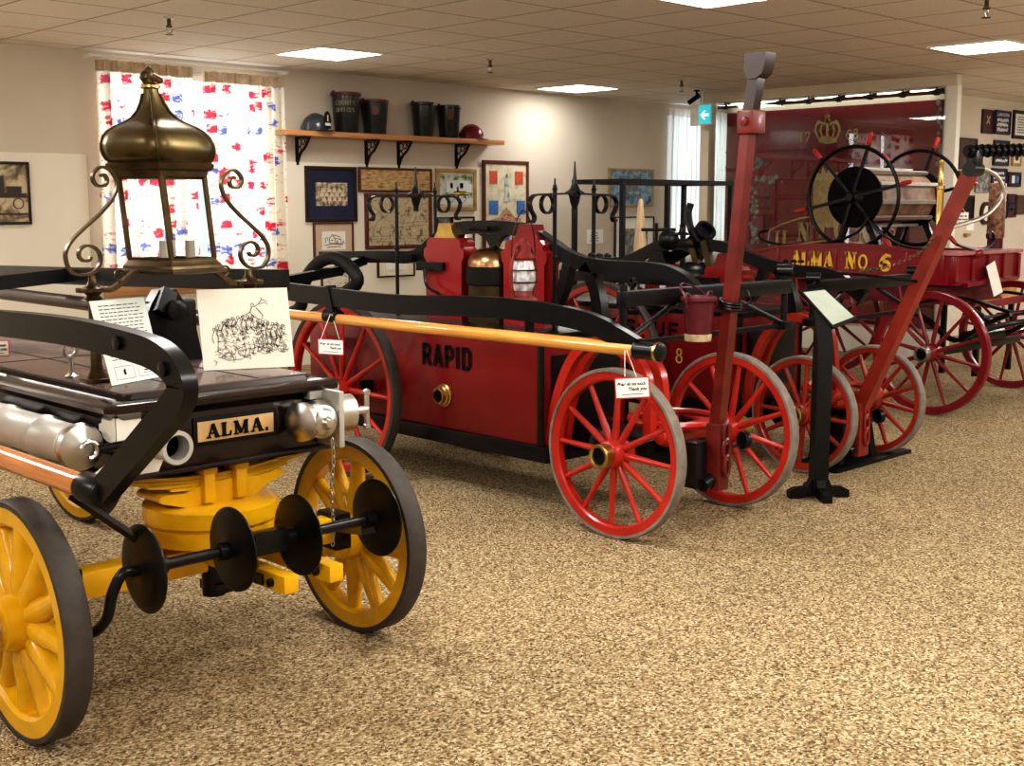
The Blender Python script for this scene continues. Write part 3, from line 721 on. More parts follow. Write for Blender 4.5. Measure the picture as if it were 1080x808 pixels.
def mapx(r, A, B, Z0, Z1, y):
    mb = MB(); rnd = random.Random(9); W, Hh = B - A, Z1 - Z0
    P = lambda l: [V((A + W * a, y, Z0 + Hh * b)) for a, b in l]
    for l in ([(0, .55), (.2, .72), (.36, .66), (.5, .82), (.7, .76), (1, .9)], [(.05, .2), (.14, .5), (.3, .62)], [(.02, .88), (.3, .52), (.55, .46), (.98, .5)], [(.02, .19), (.98, .19)], [(.33, .24), (.5, .7)], [(.5, .24), (.66, .74)], [(.68, .24), (.82, .78)], [(.3, .35), (.95, .42)]):
        mb.sweep(P(l), .001, .0025, (0, 1, 0))
    scribble_lines(mb, (A + W * .06, y, Z0 + Hh * .04), (1, 0, 0), (0, 0, 1), W * .88, Hh * .12, 2, .003, .1, seed=3)
    part('map_lines', mb, 'sepia_dk', r)
picture(386, 456, 204, 262.5, 'fr_brown', 'p_map', 'large old map in a dark brown frame in the middle of the back wall', fw=.036, extra=mapx)
picture(399, 438, 266, 292, 'fr_dark', 'mat_white', 'small thin black frame hanging below the old map', fw=.014, mount='mat_cream', mw=(.08, .05))
picture(340, 369, 287, 304, 'fr_dark', 'p_house', 'low small landscape sketch seen inside the black hose loop', fw=.008)
M['pt_white'] = paint('painted_white', (.66, .68, .66), .6, var=.1); M['pt_yellow'] = paint('painted_yellow', (.62, .42, .05), .6, var=.2); M['pt_black'] = paint('painted_black', (.03, .03, .03), .6); M['pt_road'] = paint('painted_road', (.60, .60, .56), .7, var=.1)
picture(460.5, 503, 178, 222.5, 'fr_gold', 'p_truck', 'gold framed painting of a white truck and yellow engine', fw=.04, mount='mat_cream', mw=.012,
        extra=patches([('painted_road', 'pt_road', [R4(.0, .02, 1, .24)]), ('painted_truck', 'pt_white', [R4(.18, .42, .86, .80), R4(.86, .42, .97, .68)]), ('painted_engine', 'pt_yellow', [R4(.42, .34, .80, .46), R4(.5, .46, .56, .6)]),
                       ('painted_wheels', 'pt_black', ring2(.34, .24, .09, .11, 1.2) + ring2(.66, .24, .11, .13, 1.2) + [R4(.2, .32, .9, .35), R4(.3, .55, .38, .72), R4(.6, .55, .7, .72)])]))
picture(461.5, 476, 229, 246, 'fr_dark', 'p_grey', 'tiny grey photograph under the gold framed truck painting', fw=.008)
picture(477, 501, 228.5, 267, 'fr_dark', 'mat_white', 'narrow black framed white certificate left of the stamp poster', fw=.018, mount='mat_cream', mw=.03)
st = lambda: None
picture(510, 558, 169.5, 280, 'fr_brown', 'p_leaf', 'tall brown framed poster with red and blue stamps', fw=.036,
        extra=patches([('red_stamps', 'stamp_red', [R4(.10, .80, .28, .93), R4(.72, .80, .92, .93), R4(.12, .16, .30, .24), R4(.70, .16, .92, .24)]),
                       ('blue_stamps', 'stamp_blue', [R4(.08, .49, .30, .63), R4(.76, .49, .97, .63), R4(.44, .22, .58, .31)]),
                       ('crowd_scene', 'p_crowd', [[(.06, .33), (.06, .42), (.3, .46), (.5, .56), (.72, .46), (.86, .44), (.86, .32), (.5, .30)]]),
                       ('green_tree', 'p_truck', [[(.44, .62), (.47, .74), (.46, .84), (.52, .92), (.57, .84), (.56, .74), (.6, .62)]])]))
M['pt_sail'] = paint('painted_sail', (.20, .20, .20), .6, var=.5, scale=40)
picture(643, 690, 178, 218, 'fr_gold', 'p_ship', 'gold framed blue sea painting left of the narrow window', fw=.024,
        extra=patches([('painted_ship', 'pt_sail', [[(.34, .38), (.38, .86), (.44, .88), (.48, .4)], [(.5, .4), (.54, .9), (.62, .85), (.66, .4)], [(.28, .3), (.74, .3), (.68, .22), (.34, .22)]])]))
picture(649, 690, 228.5, 300, 'fr_grey' if 'fr_grey' in M else 'fr_dark', 'p_grey', 'thin framed grey portrait photograph below the sea painting', fw=.014, mount='mat_white', mw=(.10, .12))
def note(r, A, B, Z0, Z1, y):
    pass
a0 = atY(619.5, 250, WY - .006); b0 = atY(636, 250, WY - .006); zt, zb = atY(628, 242, WY - .006).z, atY(628, 257, WY - .006).z
nt_ = thing('wall_notice', 'small plain white notice pinned on the wall left of the grey portrait', 'notice', ((a0.x + b0.x) / 2, WY, zb))
part('notice_sheet', MB().box2((a0.x, WY - .006, zb), (b0.x, WY - .001, zt)), 'paper', nt_)
mb = MB(); scribble_lines(mb, (a0.x + .04, WY - .008, zb + .02), (1, 0, 0), (0, 0, 1), (b0.x - a0.x) - .08, (zt - zb) * .7, 4, .006, .35, seed=5); part('notice_text', mb, 'ink', nt_)

# right wall beyond the case
RW = 6.2
P_ = lambda *a, **k: picture(*a, wy=RW, off=.001, **k)
def rows_text(seed, n, lw=.012, mat='mat_white', head=None):
    def f(r, A, B, Z0, Z1, y):
        mb = MB(); W, Hh = B - A, Z1 - Z0
        if head:
            letters(mb, head, (A + W * .1, y, Z0 + Hh * .78), (1, 0, 0), (0, 0, 1), Hh * .14, .2, SANS, width=W * .8, thick=.002)
        scribble_lines(mb, (A + W * .1, y, Z0 + Hh * .08), (1, 0, 0), (0, 0, 1), W * .8, Hh * (.62 if head else .84), n, lw, .12, seed=seed)
        part('plaque_text', mb, mat, r)
    return f
def crossed(r, A, B, Z0, Z1, y):
    mb = MB(); W, Hh = B - A, Z1 - Z0
    mb.bar((A + W * .36, y, Z0 + Hh * .4), (A + W * .7, y, Z0 + Hh * .76), .003, .02, (0, 1, 0)); mb.bar((A + W * .66, y, Z0 + Hh * .4), (A + W * .4, y, Z0 + Hh * .76), .003, .02, (0, 1, 0))
    part('crossed_axes', mb, 'silver_paint', r)
g = None
P_(1037, 1048.5, 115.5, 141, 'plaque_maroon', 'plaque_maroon', 'narrow maroon wall plaque with crossed silver axes, topmost on the right wall', 'plaque', 'wall_plaque', fw=.012, extra=crossed)
P_(1050.5, 1066.5, 116.5, 142, 'plaque_blue', 'plaque_blue', 'navy wall plaque headed UNION in pale letters, top row', 'plaque', 'wall_plaque', fw=.01, extra=rows_text(1, 3, .03, 'mat_white', 'UNION'))
P_(1069.5, 1092, 117, 147, 'fr_dark', 'mat_white', 'black framed document at the upper right edge of the picture', fw=.04, extra=rows_text(2, 7, .008, 'ink'))
P_(1012, 1031, 145.5, 178.5, 'fr_dark', 'plaque_brown', 'large plain brown framed panel beside the tall white post', 'plaque', 'wall_plaque', fw=.02)
P_(1049, 1065, 148, 175, 'plaque_blue', 'plaque_blue', 'navy wall plaque partly behind the iron head of the leaning red pole', 'plaque', 'wall_plaque', fw=.01, extra=rows_text(3, 4, .022))
P_(1068.5, 1078, 157, 175, 'fr_gold', 'mat_cream', 'small gold framed wall picture just under the pole head', fw=.03, extra=patches([('emblem', 'plaque_blue', [disc(.5, .5, .25, .3)])]))
P_(1012, 1027, 180.5, 200, 'fr_dark', 'orange', 'small dark framed orange sheet below the plain brown panel', fw=.016)
P_(1030, 1044.5, 180, 203, 'grey_bar', 'p_grey', 'unframed grey photograph right of the orange sheet', fw=.006)
P_(1046.5, 1062.5, 177.5, 202.5, 'plaque_blue', 'plaque_blue', 'navy wall plaque with white lettering above the embossed leather tube', 'plaque', 'wall_plaque', fw=.01, extra=rows_text(5, 4, .022))
P_(1064, 1077.5, 181.5, 197, 'fr_dark', 'plaque_blue', 'small dark framed badge panel with a white figure', fw=.03, extra=patches([('white_badge', 'mat_white', [R4(.22, .1, .5, .9)]), ('blue_badge', 'stamp_blue', [R4(.6, .15, .9, .85)])]))
P_(1016, 1028, 206, 231.5, 'fr_dark', 'black_satin', 'dark wall plaque hidden behind the leaning red pole', 'plaque', 'wall_plaque', fw=.016)
P_(1057.5, 1062.5, 207, 231, 'fr_dark', 'plaque_blue', 'thin dark plaque just right of the embossed leather tube', 'plaque', 'wall_plaque', fw=.008, extra=rows_text(6, 5, .012))
P_(1063.5, 1072.5, 204.5, 229, 'plaque_maroon', 'plaque_maroon', 'maroon plaque with a navy panel, right of the leather tube', 'plaque', 'wall_plaque', fw=.02, mount='plaque_maroon', mw=.02, extra=patches([('navy_panel', 'plaque_blue', [R4(.05, .1, .95, .9)]), ('white_mark', 'mat_white', [[(.25, .2), (.7, .2), (.7, .34), (.25, .34)], [(.3, .55), (.75, .62), (.6, .72)]])]))
P_(1073, 1086, 206, 226, 'plaque_brown', 'plaque_brown', 'brown wooden plaque at the right edge of the picture', 'plaque', 'wall_plaque', fw=.012)
c0 = atY(1039.5, 225, RW - .02); rx = (atY(1044.3, 225, RW).x - atY(1034.5, 225, RW).x) / 2; rz = (atY(1039, 213, RW).z - atY(1039, 237, RW).z) / 2
ov = thing('oval_frame', 'oval black framed white picture left of the embossed leather tube', 'picture', (c0.x, RW, c0.z - rz))
mb = MB(); mb.prism([(c0.x + rx * math.cos(2 * PI * k / 28), c0.z + rz * math.sin(2 * PI * k / 28)) for k in range(28)], (0, RW - .03, 0), (1, 0, 0), (0, 0, 1), -.028); part('oval_rim', mb, 'fr_dark', ov)
mb = MB(); mb.prism([(c0.x + rx * .62 * math.cos(2 * PI * k / 28), c0.z + rz * .68 * math.sin(2 * PI * k / 28)) for k in range(28)], (0, RW - .032, 0), (1, 0, 0), (0, 0, 1), -.003); part('oval_print', mb, 'mat_white', ov)

# ---------------------------------------------------------------- wall shelf with buckets and helmets
SX0, SX1, SZ = 6.02, 8.58, 2.045
sh = thing('wall_shelf', 'long brown wooden wall shelf on black iron brackets', 'shelf', ((SX0 + SX1) / 2, WY - .1, SZ - .05))
part('shelf_board', MB().box2((SX0, WY - .235, SZ - .045), (SX1, WY - .002, SZ), .004), 'shelf_wood', sh)
for px in (314, 387, 421, 482):
    x = atY(px, 150, WY - .02).x; mb = MB(); z = SZ - .046
    mb.box2((x - .014, WY - .014, z - .24), (x + .014, WY - .0, z)); mb.box2((x - .014, WY - .2, z - .012), (x + .014, WY, z))
    mb.sweep(smooth([(x, WY - .01, z - .225), (x, WY - .06, z - .14), (x, WY - .13, z - .09), (x, WY - .195, z - .01)], 4), .02, .014, (1, 0, 0))
    for (cy, cz, r) in ((.045, .05, .034), (.10, .042, .026), (.042, .115, .026), (.145, .03, .016), (.03, .165, .016)):
        mb.tube([(x, WY - cy + r * math.cos(t), z - cz + r * math.sin(t)) for t in [2 * PI * k / 12 for k in range(12)]], .005, 5, True)
    part('iron_bracket', mb, 'black', sh)
def bucket(name, c, r0, r1, h, mats, label, handle=False, text=None, rim_h=.02, group=None, spout=True, badge=None):
    x, y, z = c; r = thing(name, label, 'bucket', c, group or 'leather fire buckets')
    part('bucket_body', MB().lathe([(r0 * .98, 0), (r0, .004), (r1, h - .004), (r1 - .006, h), (r1 - .008, h - .01), (r0 - .012, .012)], c, seg=28), mats[0], r)
    part('bucket_rim', MB().lathe([(r1 + .001, h - .012), (r1 + .010, h - .006), (r1 + .010, h + rim_h - .006), (r1 - .002, h + rim_h), (r1 - .006, h - .004)], c, seg=28, closed=True), mats[1], r)
    mb = MB()
    for s in (-1, 1):
        a = V((x + s * (r1 + .006), y, z + h + rim_h * .4))
        mb.tube([a + V((s * .022 * math.sin(t) * .6 + s * .004, 0, .02 * math.cos(t))) for t in [2 * PI * k / 10 for k in range(10)]], .007, 6, True)
    part('handle_loop', mb, mats[1], r)
    if text:
        for row, (tx, hh, zz) in enumerate(text):
            mb = MB(); n = len(tx); span = 1.25
            for i, ch in enumerate(tx):
                if ch == ' ': continue
                ang = PI * 1.5 - .72 + (i - (n - 1) / 2) * span / max(n - 1, 1); rr = r0 + (r1 - r0) * zz / h + .003
                o = V((x + rr * math.cos(ang), y + rr * math.sin(ang), z + zz)); u = V((-math.sin(ang), math.cos(ang), 0))
                letters(mb, ch, o - u * hh * .3, u, (0, 0, 1), hh, .17, SANS, thick=.002)
            part('bucket_lettering', mb, 'gold_dull' if not badge else badge, r)
    elif badge:
        ang = PI * 1.5 - .62; rr = r0 + (r1 - r0) * .72 + .003; o = V((x + rr * math.cos(ang), y + rr * math.sin(ang), z + h * .72)); u = V((-math.sin(ang), math.cos(ang), 0))
        part('faded_badge', MB().prism(disc(0, 0, .035, .04), o, u, (0, 0, 1), .002), badge, r)
    return r
BY = WY - .125
X_ = lambda px: atY(px, 137, BY).x
M['lettering_cream'] = paint('faded_cream_letters', (.22, .19, .13), .6, var=.3, scale=60)
bucket('leather_bucket', (X_(365.5), BY, SZ), .105, .126, .33, ('bucket_black', 'rim_red'), 'tall black leather fire bucket with faded COUNTY lettering and dark red rim', text=[('COUNTY', .04, .235), ('OFFICES', .036, .175)], badge='lettering_cream')
bucket('leather_bucket', (X_(395.5), BY, SZ), .100, .122, .285, ('bucket_black', 'rim_red'), 'black leather bucket with faded red badge, right beside the lettered bucket', badge='rim_red')
bucket('leather_bucket', (X_(446.5), BY, SZ), .090, .112, .295, ('bucket_black', 'bucket_black'), 'plain matt black leather bucket with two raised loops on its rim')
bucket('leather_bucket', (X_(473.5), BY, SZ), .092, .114, .285, ('bucket_black', 'bucket_black'), 'glossy black leather bucket with faint red crest, beside the red helmet', badge='rim_red')
def helmet(c, ang, s, mat, label, shield):
    x, y, z = c; r = thing('fire_helmet', label, 'helmet', c, 'fire helmets on the wall shelf')
    rot = Matrix.Translation(V(c)) @ Matrix.Rotation(ang, 4, 'Z')
    mb = MB(); rr = []
    for t, w in ((0, 1.0), (.035, .98), (.07, .9), (.1, .74), (.118, .5), (.127, .22), (.129, .02)):
        rr.append([rot @ V((.118 * w * s * math.cos(a), .098 * w * s * math.sin(a), (.012 + t) * s)) for a in [2 * PI * k / 28 for k in range(28)]])
    mb.rings(rr); part('helmet_crown', mb, mat, r)
    mb = MB(); rr = []
    for w, dz in ((.9, .014), (1.0, .012), (1.12, .006), (1.14, .001), (1.0, .003), (.9, .004)):
        rr.append([rot @ V(((.118 + (.118 * (w - .9) / .24) * (.35 if math.cos(a) > 0 else .75) * abs(math.cos(a)) + .02 * (w - .9) / .24) * math.cos(a) * s, (.098 + .02 * (w - .9) / .24) * math.sin(a) * s, dz * s)) for a in [2 * PI * k / 28 for k in range(28)]])
    mb.rings(rr, False); part('helmet_brim', mb, mat, r)
    mb = MB()
    for a in (-.0, .55, -.55):
        mb.tube([rot @ V(((.118 * math.cos(t)) * s, math.sin(a) * .06 * math.cos(t) * s * (1 if math.cos(t) > 0 else 1), (.016 + .13 * math.sin(t)) * s)) for t in [.12 + (PI - .24) * k / 12 for k in range(13)]], .004 * s, 6)
    part('crown_ridges', mb, mat, r)
    if shield:
        mb = MB(); mb.prism([(-.045, .02), (-.05, .10), (-.03, .15), (0, .17), (.03, .15), (.05, .10), (.045, .02)], rot @ V((.122 * s, 0, 0)), rot.to_3x3() @ V((0, 1, 0)), (0, 0, 1), .008)
        part('front_shield', mb, 'black_satin', r)
        mb = MB(); mb.prism(R4(-.036, .045, .036, .068), rot @ V((.131 * s, 0, 0)), rot.to_3x3() @ V((0, 1, 0)), (0, 0, 1), .003); part('shield_band', mb, 'mat_white', r)
        mb = MB(); letters(mb, '1', rot @ V((.132 * s, -.015, .085)), rot.to_3x3() @ V((0, 1, 0)), (0, 0, 1), .05, .24, SERIF, thick=.002); part('shield_number', mb, 'mat_white', r)
    return r
helmet((X_(332), BY - .01, SZ), -1.3, 1.05, 'helmet_grey', 'shiny grey fire helmet with black front shield on the left shelf end', True)
helmet((X_(497), BY, SZ), -.5, .98, 'helmet_red', 'dark red fire helmet at the right end of the shelf', False)
#PART3
# ================================================================= ALMA hand engine (front left)
AX, AY = 1.845, 3.17
al = thing('hand_fire_engine', 'dark maroon hand pumper with yellow wheels, ALMA nameplate and large brass lantern on top', 'fire engine', (AX, 4.2, 0), 'antique hand pumpers standing in a row')
BX0, BX1, BY0, BY1 = 1.505, 2.20, 3.04, 5.45
# body tub and deck
mb = MB().box2((BX0, BY0, .676), (BX1, BY1, .845), .008)
mb.box2((BX0 - .012, BY0 - .012, .668), (BX1 + .012, BY1 + .012, .684), .005)
body = part('engine_body', mb, 'body_dark', al)
def octo(x0, y0, x1, y1, c): return [(x0 + c, y0), (x1 - c, y0), (x1, y0 + c), (x1, y1 - c), (x1 - c, y1), (x0 + c, y1), (x0, y1 - c), (x0, y0 + c)]
rr = []
for g_, z in ((-.006, .83), (.012, .838), (.022, .85), (.034, .858), (.036, .872), (.03, .878), (.022, .882), (-.03, .884), (-.036, .896)):
    rr.append([V((a, b, z)) for a, b in octo(BX0 - g_, BY0 - g_, BX1 + g_, BY1 + g_, .03)])
part('deck_moulding', MB().rings(rr), 'body_dark', al)
part('deck_top', MB().box2((BX0 + .045, BY0 + .045, .89), (BX1 - .045, BY1 - .045, .9005), .003), 'deck', al)
mb = MB()
for x in (1.74, 1.98): mb.box2((x - .0025, BY0 + .05, .9), (x + .0025, BY1 - .05, .902))
mb.box2((BX0 + .05, 3.98, .9), (BX1 - .05, 3.985, .902)); part('deck_seams', mb, 'black_satin', al)
# nameplate on the front face
npl = part('nameplate', MB().box2((1.742, BY0 - .008, .747), (1.992, BY0 - .001, .804), .002), 'plate_tan', al)
mb = MB().box2((1.73, BY0 - .006, .735), (2.004, BY0 - .0005, .816), .004); part('plate_recess', mb, 'black_satin', npl)
mb = MB(); letters(mb, 'ALMA.', (1.768, BY0 - .0095, .756), (1, 0, 0), (0, 0, 1), .039, .24, SERIF, .12, .002, width=.205); part('plate_lettering', mb, 'ink', npl)
# corner straps
mb = MB()
for s, o_, u in ((1, (BX0 - .003, BY0 - .0025, .79), (1, 0, 0)), (1, (BX0 - .0035, BY0, .79), (0, 1, 0))):
    mb.prism([(0, -.034), (.045, -.034), (.07, -.026), (.074, -.012), (.09, -.008), (.09, .008), (.074, .014), (.07, .028), (.045, .034), (0, .034)], V(o_) + V((0, -.003, .02)), u, (0, 0, 1), .003 if u[0] else -.003)
part('corner_strap', mb, 'white', al)
mb = MB(); mb.prism([(0, -.02), (.03, -.03), (.05, -.01), (.05, .03), (.02, .04), (0, .03)], (BX1 - .045, BY0 - .004, .83), (1, 0, 0), (0, 0, 1), .003); part('corner_strap', mb, 'silver_paint', al)
# front left outlet with its bracket
mb = MB(); mb.prism([(.0, .0), (.07, -.045), (.19, -.015), (.215, .035), (.20, .08), (.155, .10), (.12, .085), (.05, .03)], (1.43, BY0 - .006, .70), (1, 0, 0), (0, 0, 1), -.006)
ob = part('outlet_bracket', mb, 'white', al)
mb = MB().lathe([(.042, 0), (.044, .03), (.038, .034), (.038, .09), (.046, .094), (.046, .115), (.034, .115), (.032, .02)], (1.618, BY0 - .004, .765), (0, -1, 0), 26); oo = part('hose_outlet', mb, 'silver_paint', al)
part('outlet_bore', MB().lathe([(.033, 0), (.033, .004)], (1.618, BY0 - .06, .765), (0, -1, 0), 24), 'black_matte', oo)
mb = MB().box2((1.565, BY0 - .03, .79), (1.59, BY0 - .006, .815), .004); part('latch_block', mb, 'silver_paint', al)
# front right pump valve with cap and chain
vx, vy, vz = 2.115, BY0 - .055, .775
vp = part('pump_valve', MB().lathe([(.05, -.06), (.056, -.05), (.056, -.01), (.048, .0), (.05, .03), (.058, .035), (.058, .055), (.045, .06), (.03, .068)], (vx - .02, vy, vz), (-1, -.25, 0), 26), 'nickel', al)
part('valve_cap', MB().lathe([(.05, 0), (.05, .03), (.042, .034), (.036, .05), (.02, .058), (.012, .075), (.004, .076)], (vx - .015, vy - .02, vz), (-.1, -1, 0), 26), 'nickel', vp)
part('valve_flange', MB().box2((vx + .035, vy - .06, vz - .085), (vx + .055, vy + .06, vz + .085), .006), 'silver_paint', vp)
part('valve_body', MB().lathe([(.055, 0), (.055, .06), (.047, .064), (.02, .066)], (vx + .055, vy, vz + .01), (1, -.2, 0), 24), 'nickel', vp)
mb = MB().tube([(vx + .12, vy - .01, vz + .01), (vx + .17, vy - .02, vz + .012)], .012, 10).tube([(vx + .168, vy - .02, vz - .035), (vx + .168, vy - .02, vz + .06)], .008, 8)
mb.lathe([(.001, -.012), (.012, -.006), (.012, .006), (.001, .012)], (vx + .168, vy - .02, vz + .065), seg=12); mb.lathe([(.001, -.012), (.012, -.006), (.012, .006), (.001, .012)], (vx + .168, vy - .02, vz - .04), seg=12); part('valve_handle', mb, 'nickel', vp)
part('valve_bracket', MB().box2((vx - .01, BY0 - .03, vz + .055), (vx + .10, BY0 + .002, vz + .10), .006), 'silver_paint', vp)
mb = MB()
for i in range(24):
    z = vz - .055 - i * .0135; x = vx + .0 + .004 * math.sin(i * .4) - i * .0003
    s_ = (1, 0, 0) if i % 2 else (0, 1, 0); u = V(s_)
    mb.tube([V((x, vy - .07, z)) + u * (.0055 * math.cos(t)) + V((0, 0, .0095 * math.sin(t))) for t in [2 * PI * k / 10 for k in range(10)]], .0018, 5, True)
part('cap_chain', mb, 'nickel', vp)
# left side suction valve (silver drums) along the body
sx, sz = 1.43, .768
sv = part('suction_valve', MB().lathe([(.04, .78), (.058, .76), (.058, .50), (.062, .49), (.062, .46), (.056, .45), (.056, .25), (.062, .24), (.062, .21), (.055, .2), (.055, .06), (.05, .055)], (sx, 3.08, sz), (0, 1, 0), 30), 'silver_paint', al)
part('valve_cover', MB().lathe([(.03, .05), (.062, .045), (.066, .03), (.06, .018), (.045, .012), (.03, .004), (.012, -.004)], (sx, 3.07, sz), (0, 1, 0), 30), 'nickel', sv)
mb = MB().tube([V((sx, 3.055, sz)) + V((-.022 * math.cos(t), -.012, .022 * math.sin(t))) for t in [.3 + 4.6 * k / 12 for k in range(13)]], .007, 8); part('cover_hook', mb, 'nickel', sv)
mb = MB().tube([(sx + .025, 3.035, sz + .0), (1.56, 2.99, sz + .015)], .012, 10); mb.lathe([(.001, -.018), (.018, -.008), (.018, .008), (.001, .018)], (1.56, 2.99, sz + .02), seg=12); part('stop_lever', mb, 'black', al)
# wheels
YM = ('yellow', 'tyre_dark', 'yellow', 'nickel')
for x, o in ((1.271, -1), (2.418, 1)):
    wheel(al, (x, AY + o * .04, .323), .323, .056, .062, 12, .029, .076, .24, YM, o, .014, key='alma%d' % o)
    wheel(al, (x, 5.25, .40), .40, .056, .062, 14, .029, .076, .24, YM, o, .014, key='almar%d' % o)
# running gear
mb = MB().box2((1.40, AY - .04, .335), (2.31, AY + .04, .415), .012); ax = part('front_axle', mb, 'yellow', al)
mb = MB()
for x in (1.40, 2.30): mb.box2((x - .03, AY - .052, .31), (x + .03, AY + .052, .43), .008)
part('axle_clip', mb, 'black', ax)
part('rear_axle', MB().box2((1.38, 5.16, .36), (2.32, 5.24, .44), .012), 'yellow', al)
tt = part('turntable', MB().lathe([(.17, .0), (.19, .004), (.19, .05), (.182, .053), (.182, .060), (.195, .063), (.195, .108), (.185, .113), (.05, .114)], (AX, AY - .02, .440), seg=40), 'yellow', al)
mb = MB(); u, v = V((1, 0, 0)), V((0, 0, 1))
top = [(-.18, .04)] + [(-.18 + .02 * math.cos(a), .062 + .02 * math.sin(a)) for a in [math.radians(t) for t in range(250, 60, -24)]] + [(-.12, .075), (-.06, .105), (.06, .112), (.12, .10)] + [(.19 + .022 * math.cos(a), .098 + .022 * math.sin(a)) for a in [math.radians(t) for t in range(150, -100, -28)]] + [(.15, .05), (.1, .0), (-.1, .0)]
mb.prism([(a_, b_ * .62) for a_, b_ in top], (AX, AY + .05, .548), u, v, .135); part('carved_bolster', mb, 'yellow', tt)
mb = MB()
for k, (w_, dz) in enumerate(((.37, 0), (.30, -.012), (.23, -.024), (.16, -.036))):
    pts = [(AX + .0 + w_ * t, AY, .632 + dz * .8 + .045 * (abs(t) * w_ / .37) ** 2 * (1.2 if t > 0 else .9)) for t in [i / 8 - 1 for i in range(17)]]
    mb.sweep([V(p) - V((0, .05, 0)) for p in pts], .06, .0115, (0, 1, 0))
sp_ = part('leaf_spring', mb, 'yellow', al)
mb = MB()
for x in (AX - .05, AX + .055):
    mb.box2((x - .018, AY - .105, .56), (x + .018, AY + .03, .655), .004); mb.box2((x - .024, AY - .11, .645), (x + .024, AY + .03, .668), .005)
part('spring_clip', mb, 'yellow', sp_)
mb = MB().box2((AX - .13, AY - .04, .63), (AX + .13, AY + .05, .665), .006); mb.tube([(AX + .12, AY, .62), (AX + .36, AY - .01, .672)], .012, 8); part('spring_seat', mb, 'black', sp_)
mb = MB()
for x in (AX - .365, AX + .365): mb.lathe([(.018, -.035), (.018, .035)], (x, AY - .05, .672), (0, 1, 0), 14)
part('spring_eye', mb, 'yellow', sp_)
mb = MB()
for x in (AX - .20, AX + .2): mb.bar((x, AY - .02, .40), (x * .55 + AX * .45, AY + .10, .44), .06, .06)
part('turntable_brace', mb, 'yellow', al)
for dx in (-.015, .135):
    x = AX + dx; mb = MB().box2((x - .024, 2.72, .362), (x + .024, AY + .02, .412), .006); tg = part('drag_tongue', mb, 'yellow', al)
    mb = MB().lathe([(.012, 0), (.012, .012), (.004, .014)], (x - .024, 2.78, .386), (-1, 0, 0), 10); mb.bar((x - .027, 2.82, .385), (x - .027, 2.92, .38), .006, .03); part('tongue_bolt', mb, 'black', tg)
mb = MB().tube([(AX, AY - .02, .42), (AX, AY - .02, .26)], .035, 14).box2((AX - .02, AY - .07, .27), (AX + .07, AY + .03, .30), .005); part('king_pin', mb, 'black', al)
# drag rope roller bar with four discs
RYb, RZb = 2.83, .486
mb = MB().tube([(1.42, RYb, RZb), (2.25, RYb, RZb)], .0155, 12)
for x in (1.50, 1.69, 1.74, 1.90, 1.965, 2.18): mb.lathe([(.0155, -.02), (.024, -.018), (.024, .018), (.0155, .02)], (x, RYb, RZb), (1, 0, 0), 14)
mb.box2((1.775, RYb - .025, RZb - .03), (1.885, RYb + .03, RZb + .03), .005)
rb = part('rope_roller_bar', mb, 'black', al)
for x in (1.455, 1.715, 1.925, 2.205):
    d = MB().lathe([(.02, -.012), (.03, -.010), (.055, -.006), (.10, -.004), (.116, .002), (.116, .006), (.10, .004), (.03, .008), (.02, .012)], (x, RYb, RZb), (1, 0, 0), 40); part('roller_disc', d, 'black', rb)
mb = MB().tube(smooth([(1.44, RYb, RZb), (1.40, RYb, RZb - .0), (1.375, RYb + .01, RZb - .05), (1.365, RYb + .03, RZb - .12), (1.34, RYb + .09, RZb - .165), (1.33, AY - .08, RZb - .165)], 5), .0145, 10); part('bar_crank', mb, 'black', rb)
mb = MB().bar((AX - .02, RYb + .02, .46), (AX - .02, AY, .42), .03, .03).bar((AX + .14, RYb + .02, .46), (AX + .14, AY, .42), .03, .03).bar((2.18, RYb, .46), (2.30, AY - .04, .39), .05, .035); part('bar_support', mb, 'black', rb)
mb = MB().bar((1.33, 2.95, .68), (1.48, RYb, RZb + .05), .014, .022); part('stay_rod', mb, 'black', rb)
# left brake: iron hook arm and wooden hand pole
pts = smooth([(1.3, 4.7, 1.035), (1.3, 3.6, 1.085), (1.3, 2.9, 1.105), (1.3, 2.52, 1.095), (1.3, 2.38, 1.075), (1.3, 2.318, 1.03), (1.3, 2.345, .985), (1.3, 2.43, .925), (1.3, 2.56, .835), (1.3, 2.70, .738)], 6)
bl = part('brake_arm', MB().sweep(pts, .036, .066, (1, 0, 0)), 'black', al)
mb = MB()
for y, z in ((2.56, 1.10), (2.36, 1.06)): mb.lathe([(.016, 0), (.016, .008), (.006, .010)], (1.282, y, z), (-1, 0, 0), 12)
part('arm_bolt', mb, 'black', bl)
mb = MB().lathe([(.02, -.004), (.034, .0), (.037, .004), (.037, .10), (.033, .104)], (1.3, 2.70, .731), (0, 1, 0), 26); part('pole_socket', mb, 'black', bl)
part('brake_pole', MB().lathe([(.03, 0), (.03, 2.0)], (1.3, 2.80, .7305), (0, 1, .0), 20), 'pole_wood_red', bl)
# right brake, raised behind the lantern
pts = smooth([(2.44, 6.2, 1.075), (2.42, 5.0, 1.105), (2.40, 4.1, 1.135), (2.40, 3.56, 1.15)], 5)
br = part('brake_arm', MB().sweep(pts, .036, .075, (1, 0, 0)), 'black', al)
part('brake_pole', MB().lathe([(.03, 0), (.03, 2.4)], (2.40, 3.70, .985), (0, 1, .001), 18), 'pole_dark', br)
mb = MB().bar((1.3, 5.3, 1.02), (2.42, 5.3, 1.10), .06, .05); mb.bar((AX, 5.3, .9), (AX, 5.3, 1.05), .08, .08); part('rocking_beam', mb, 'black', al)
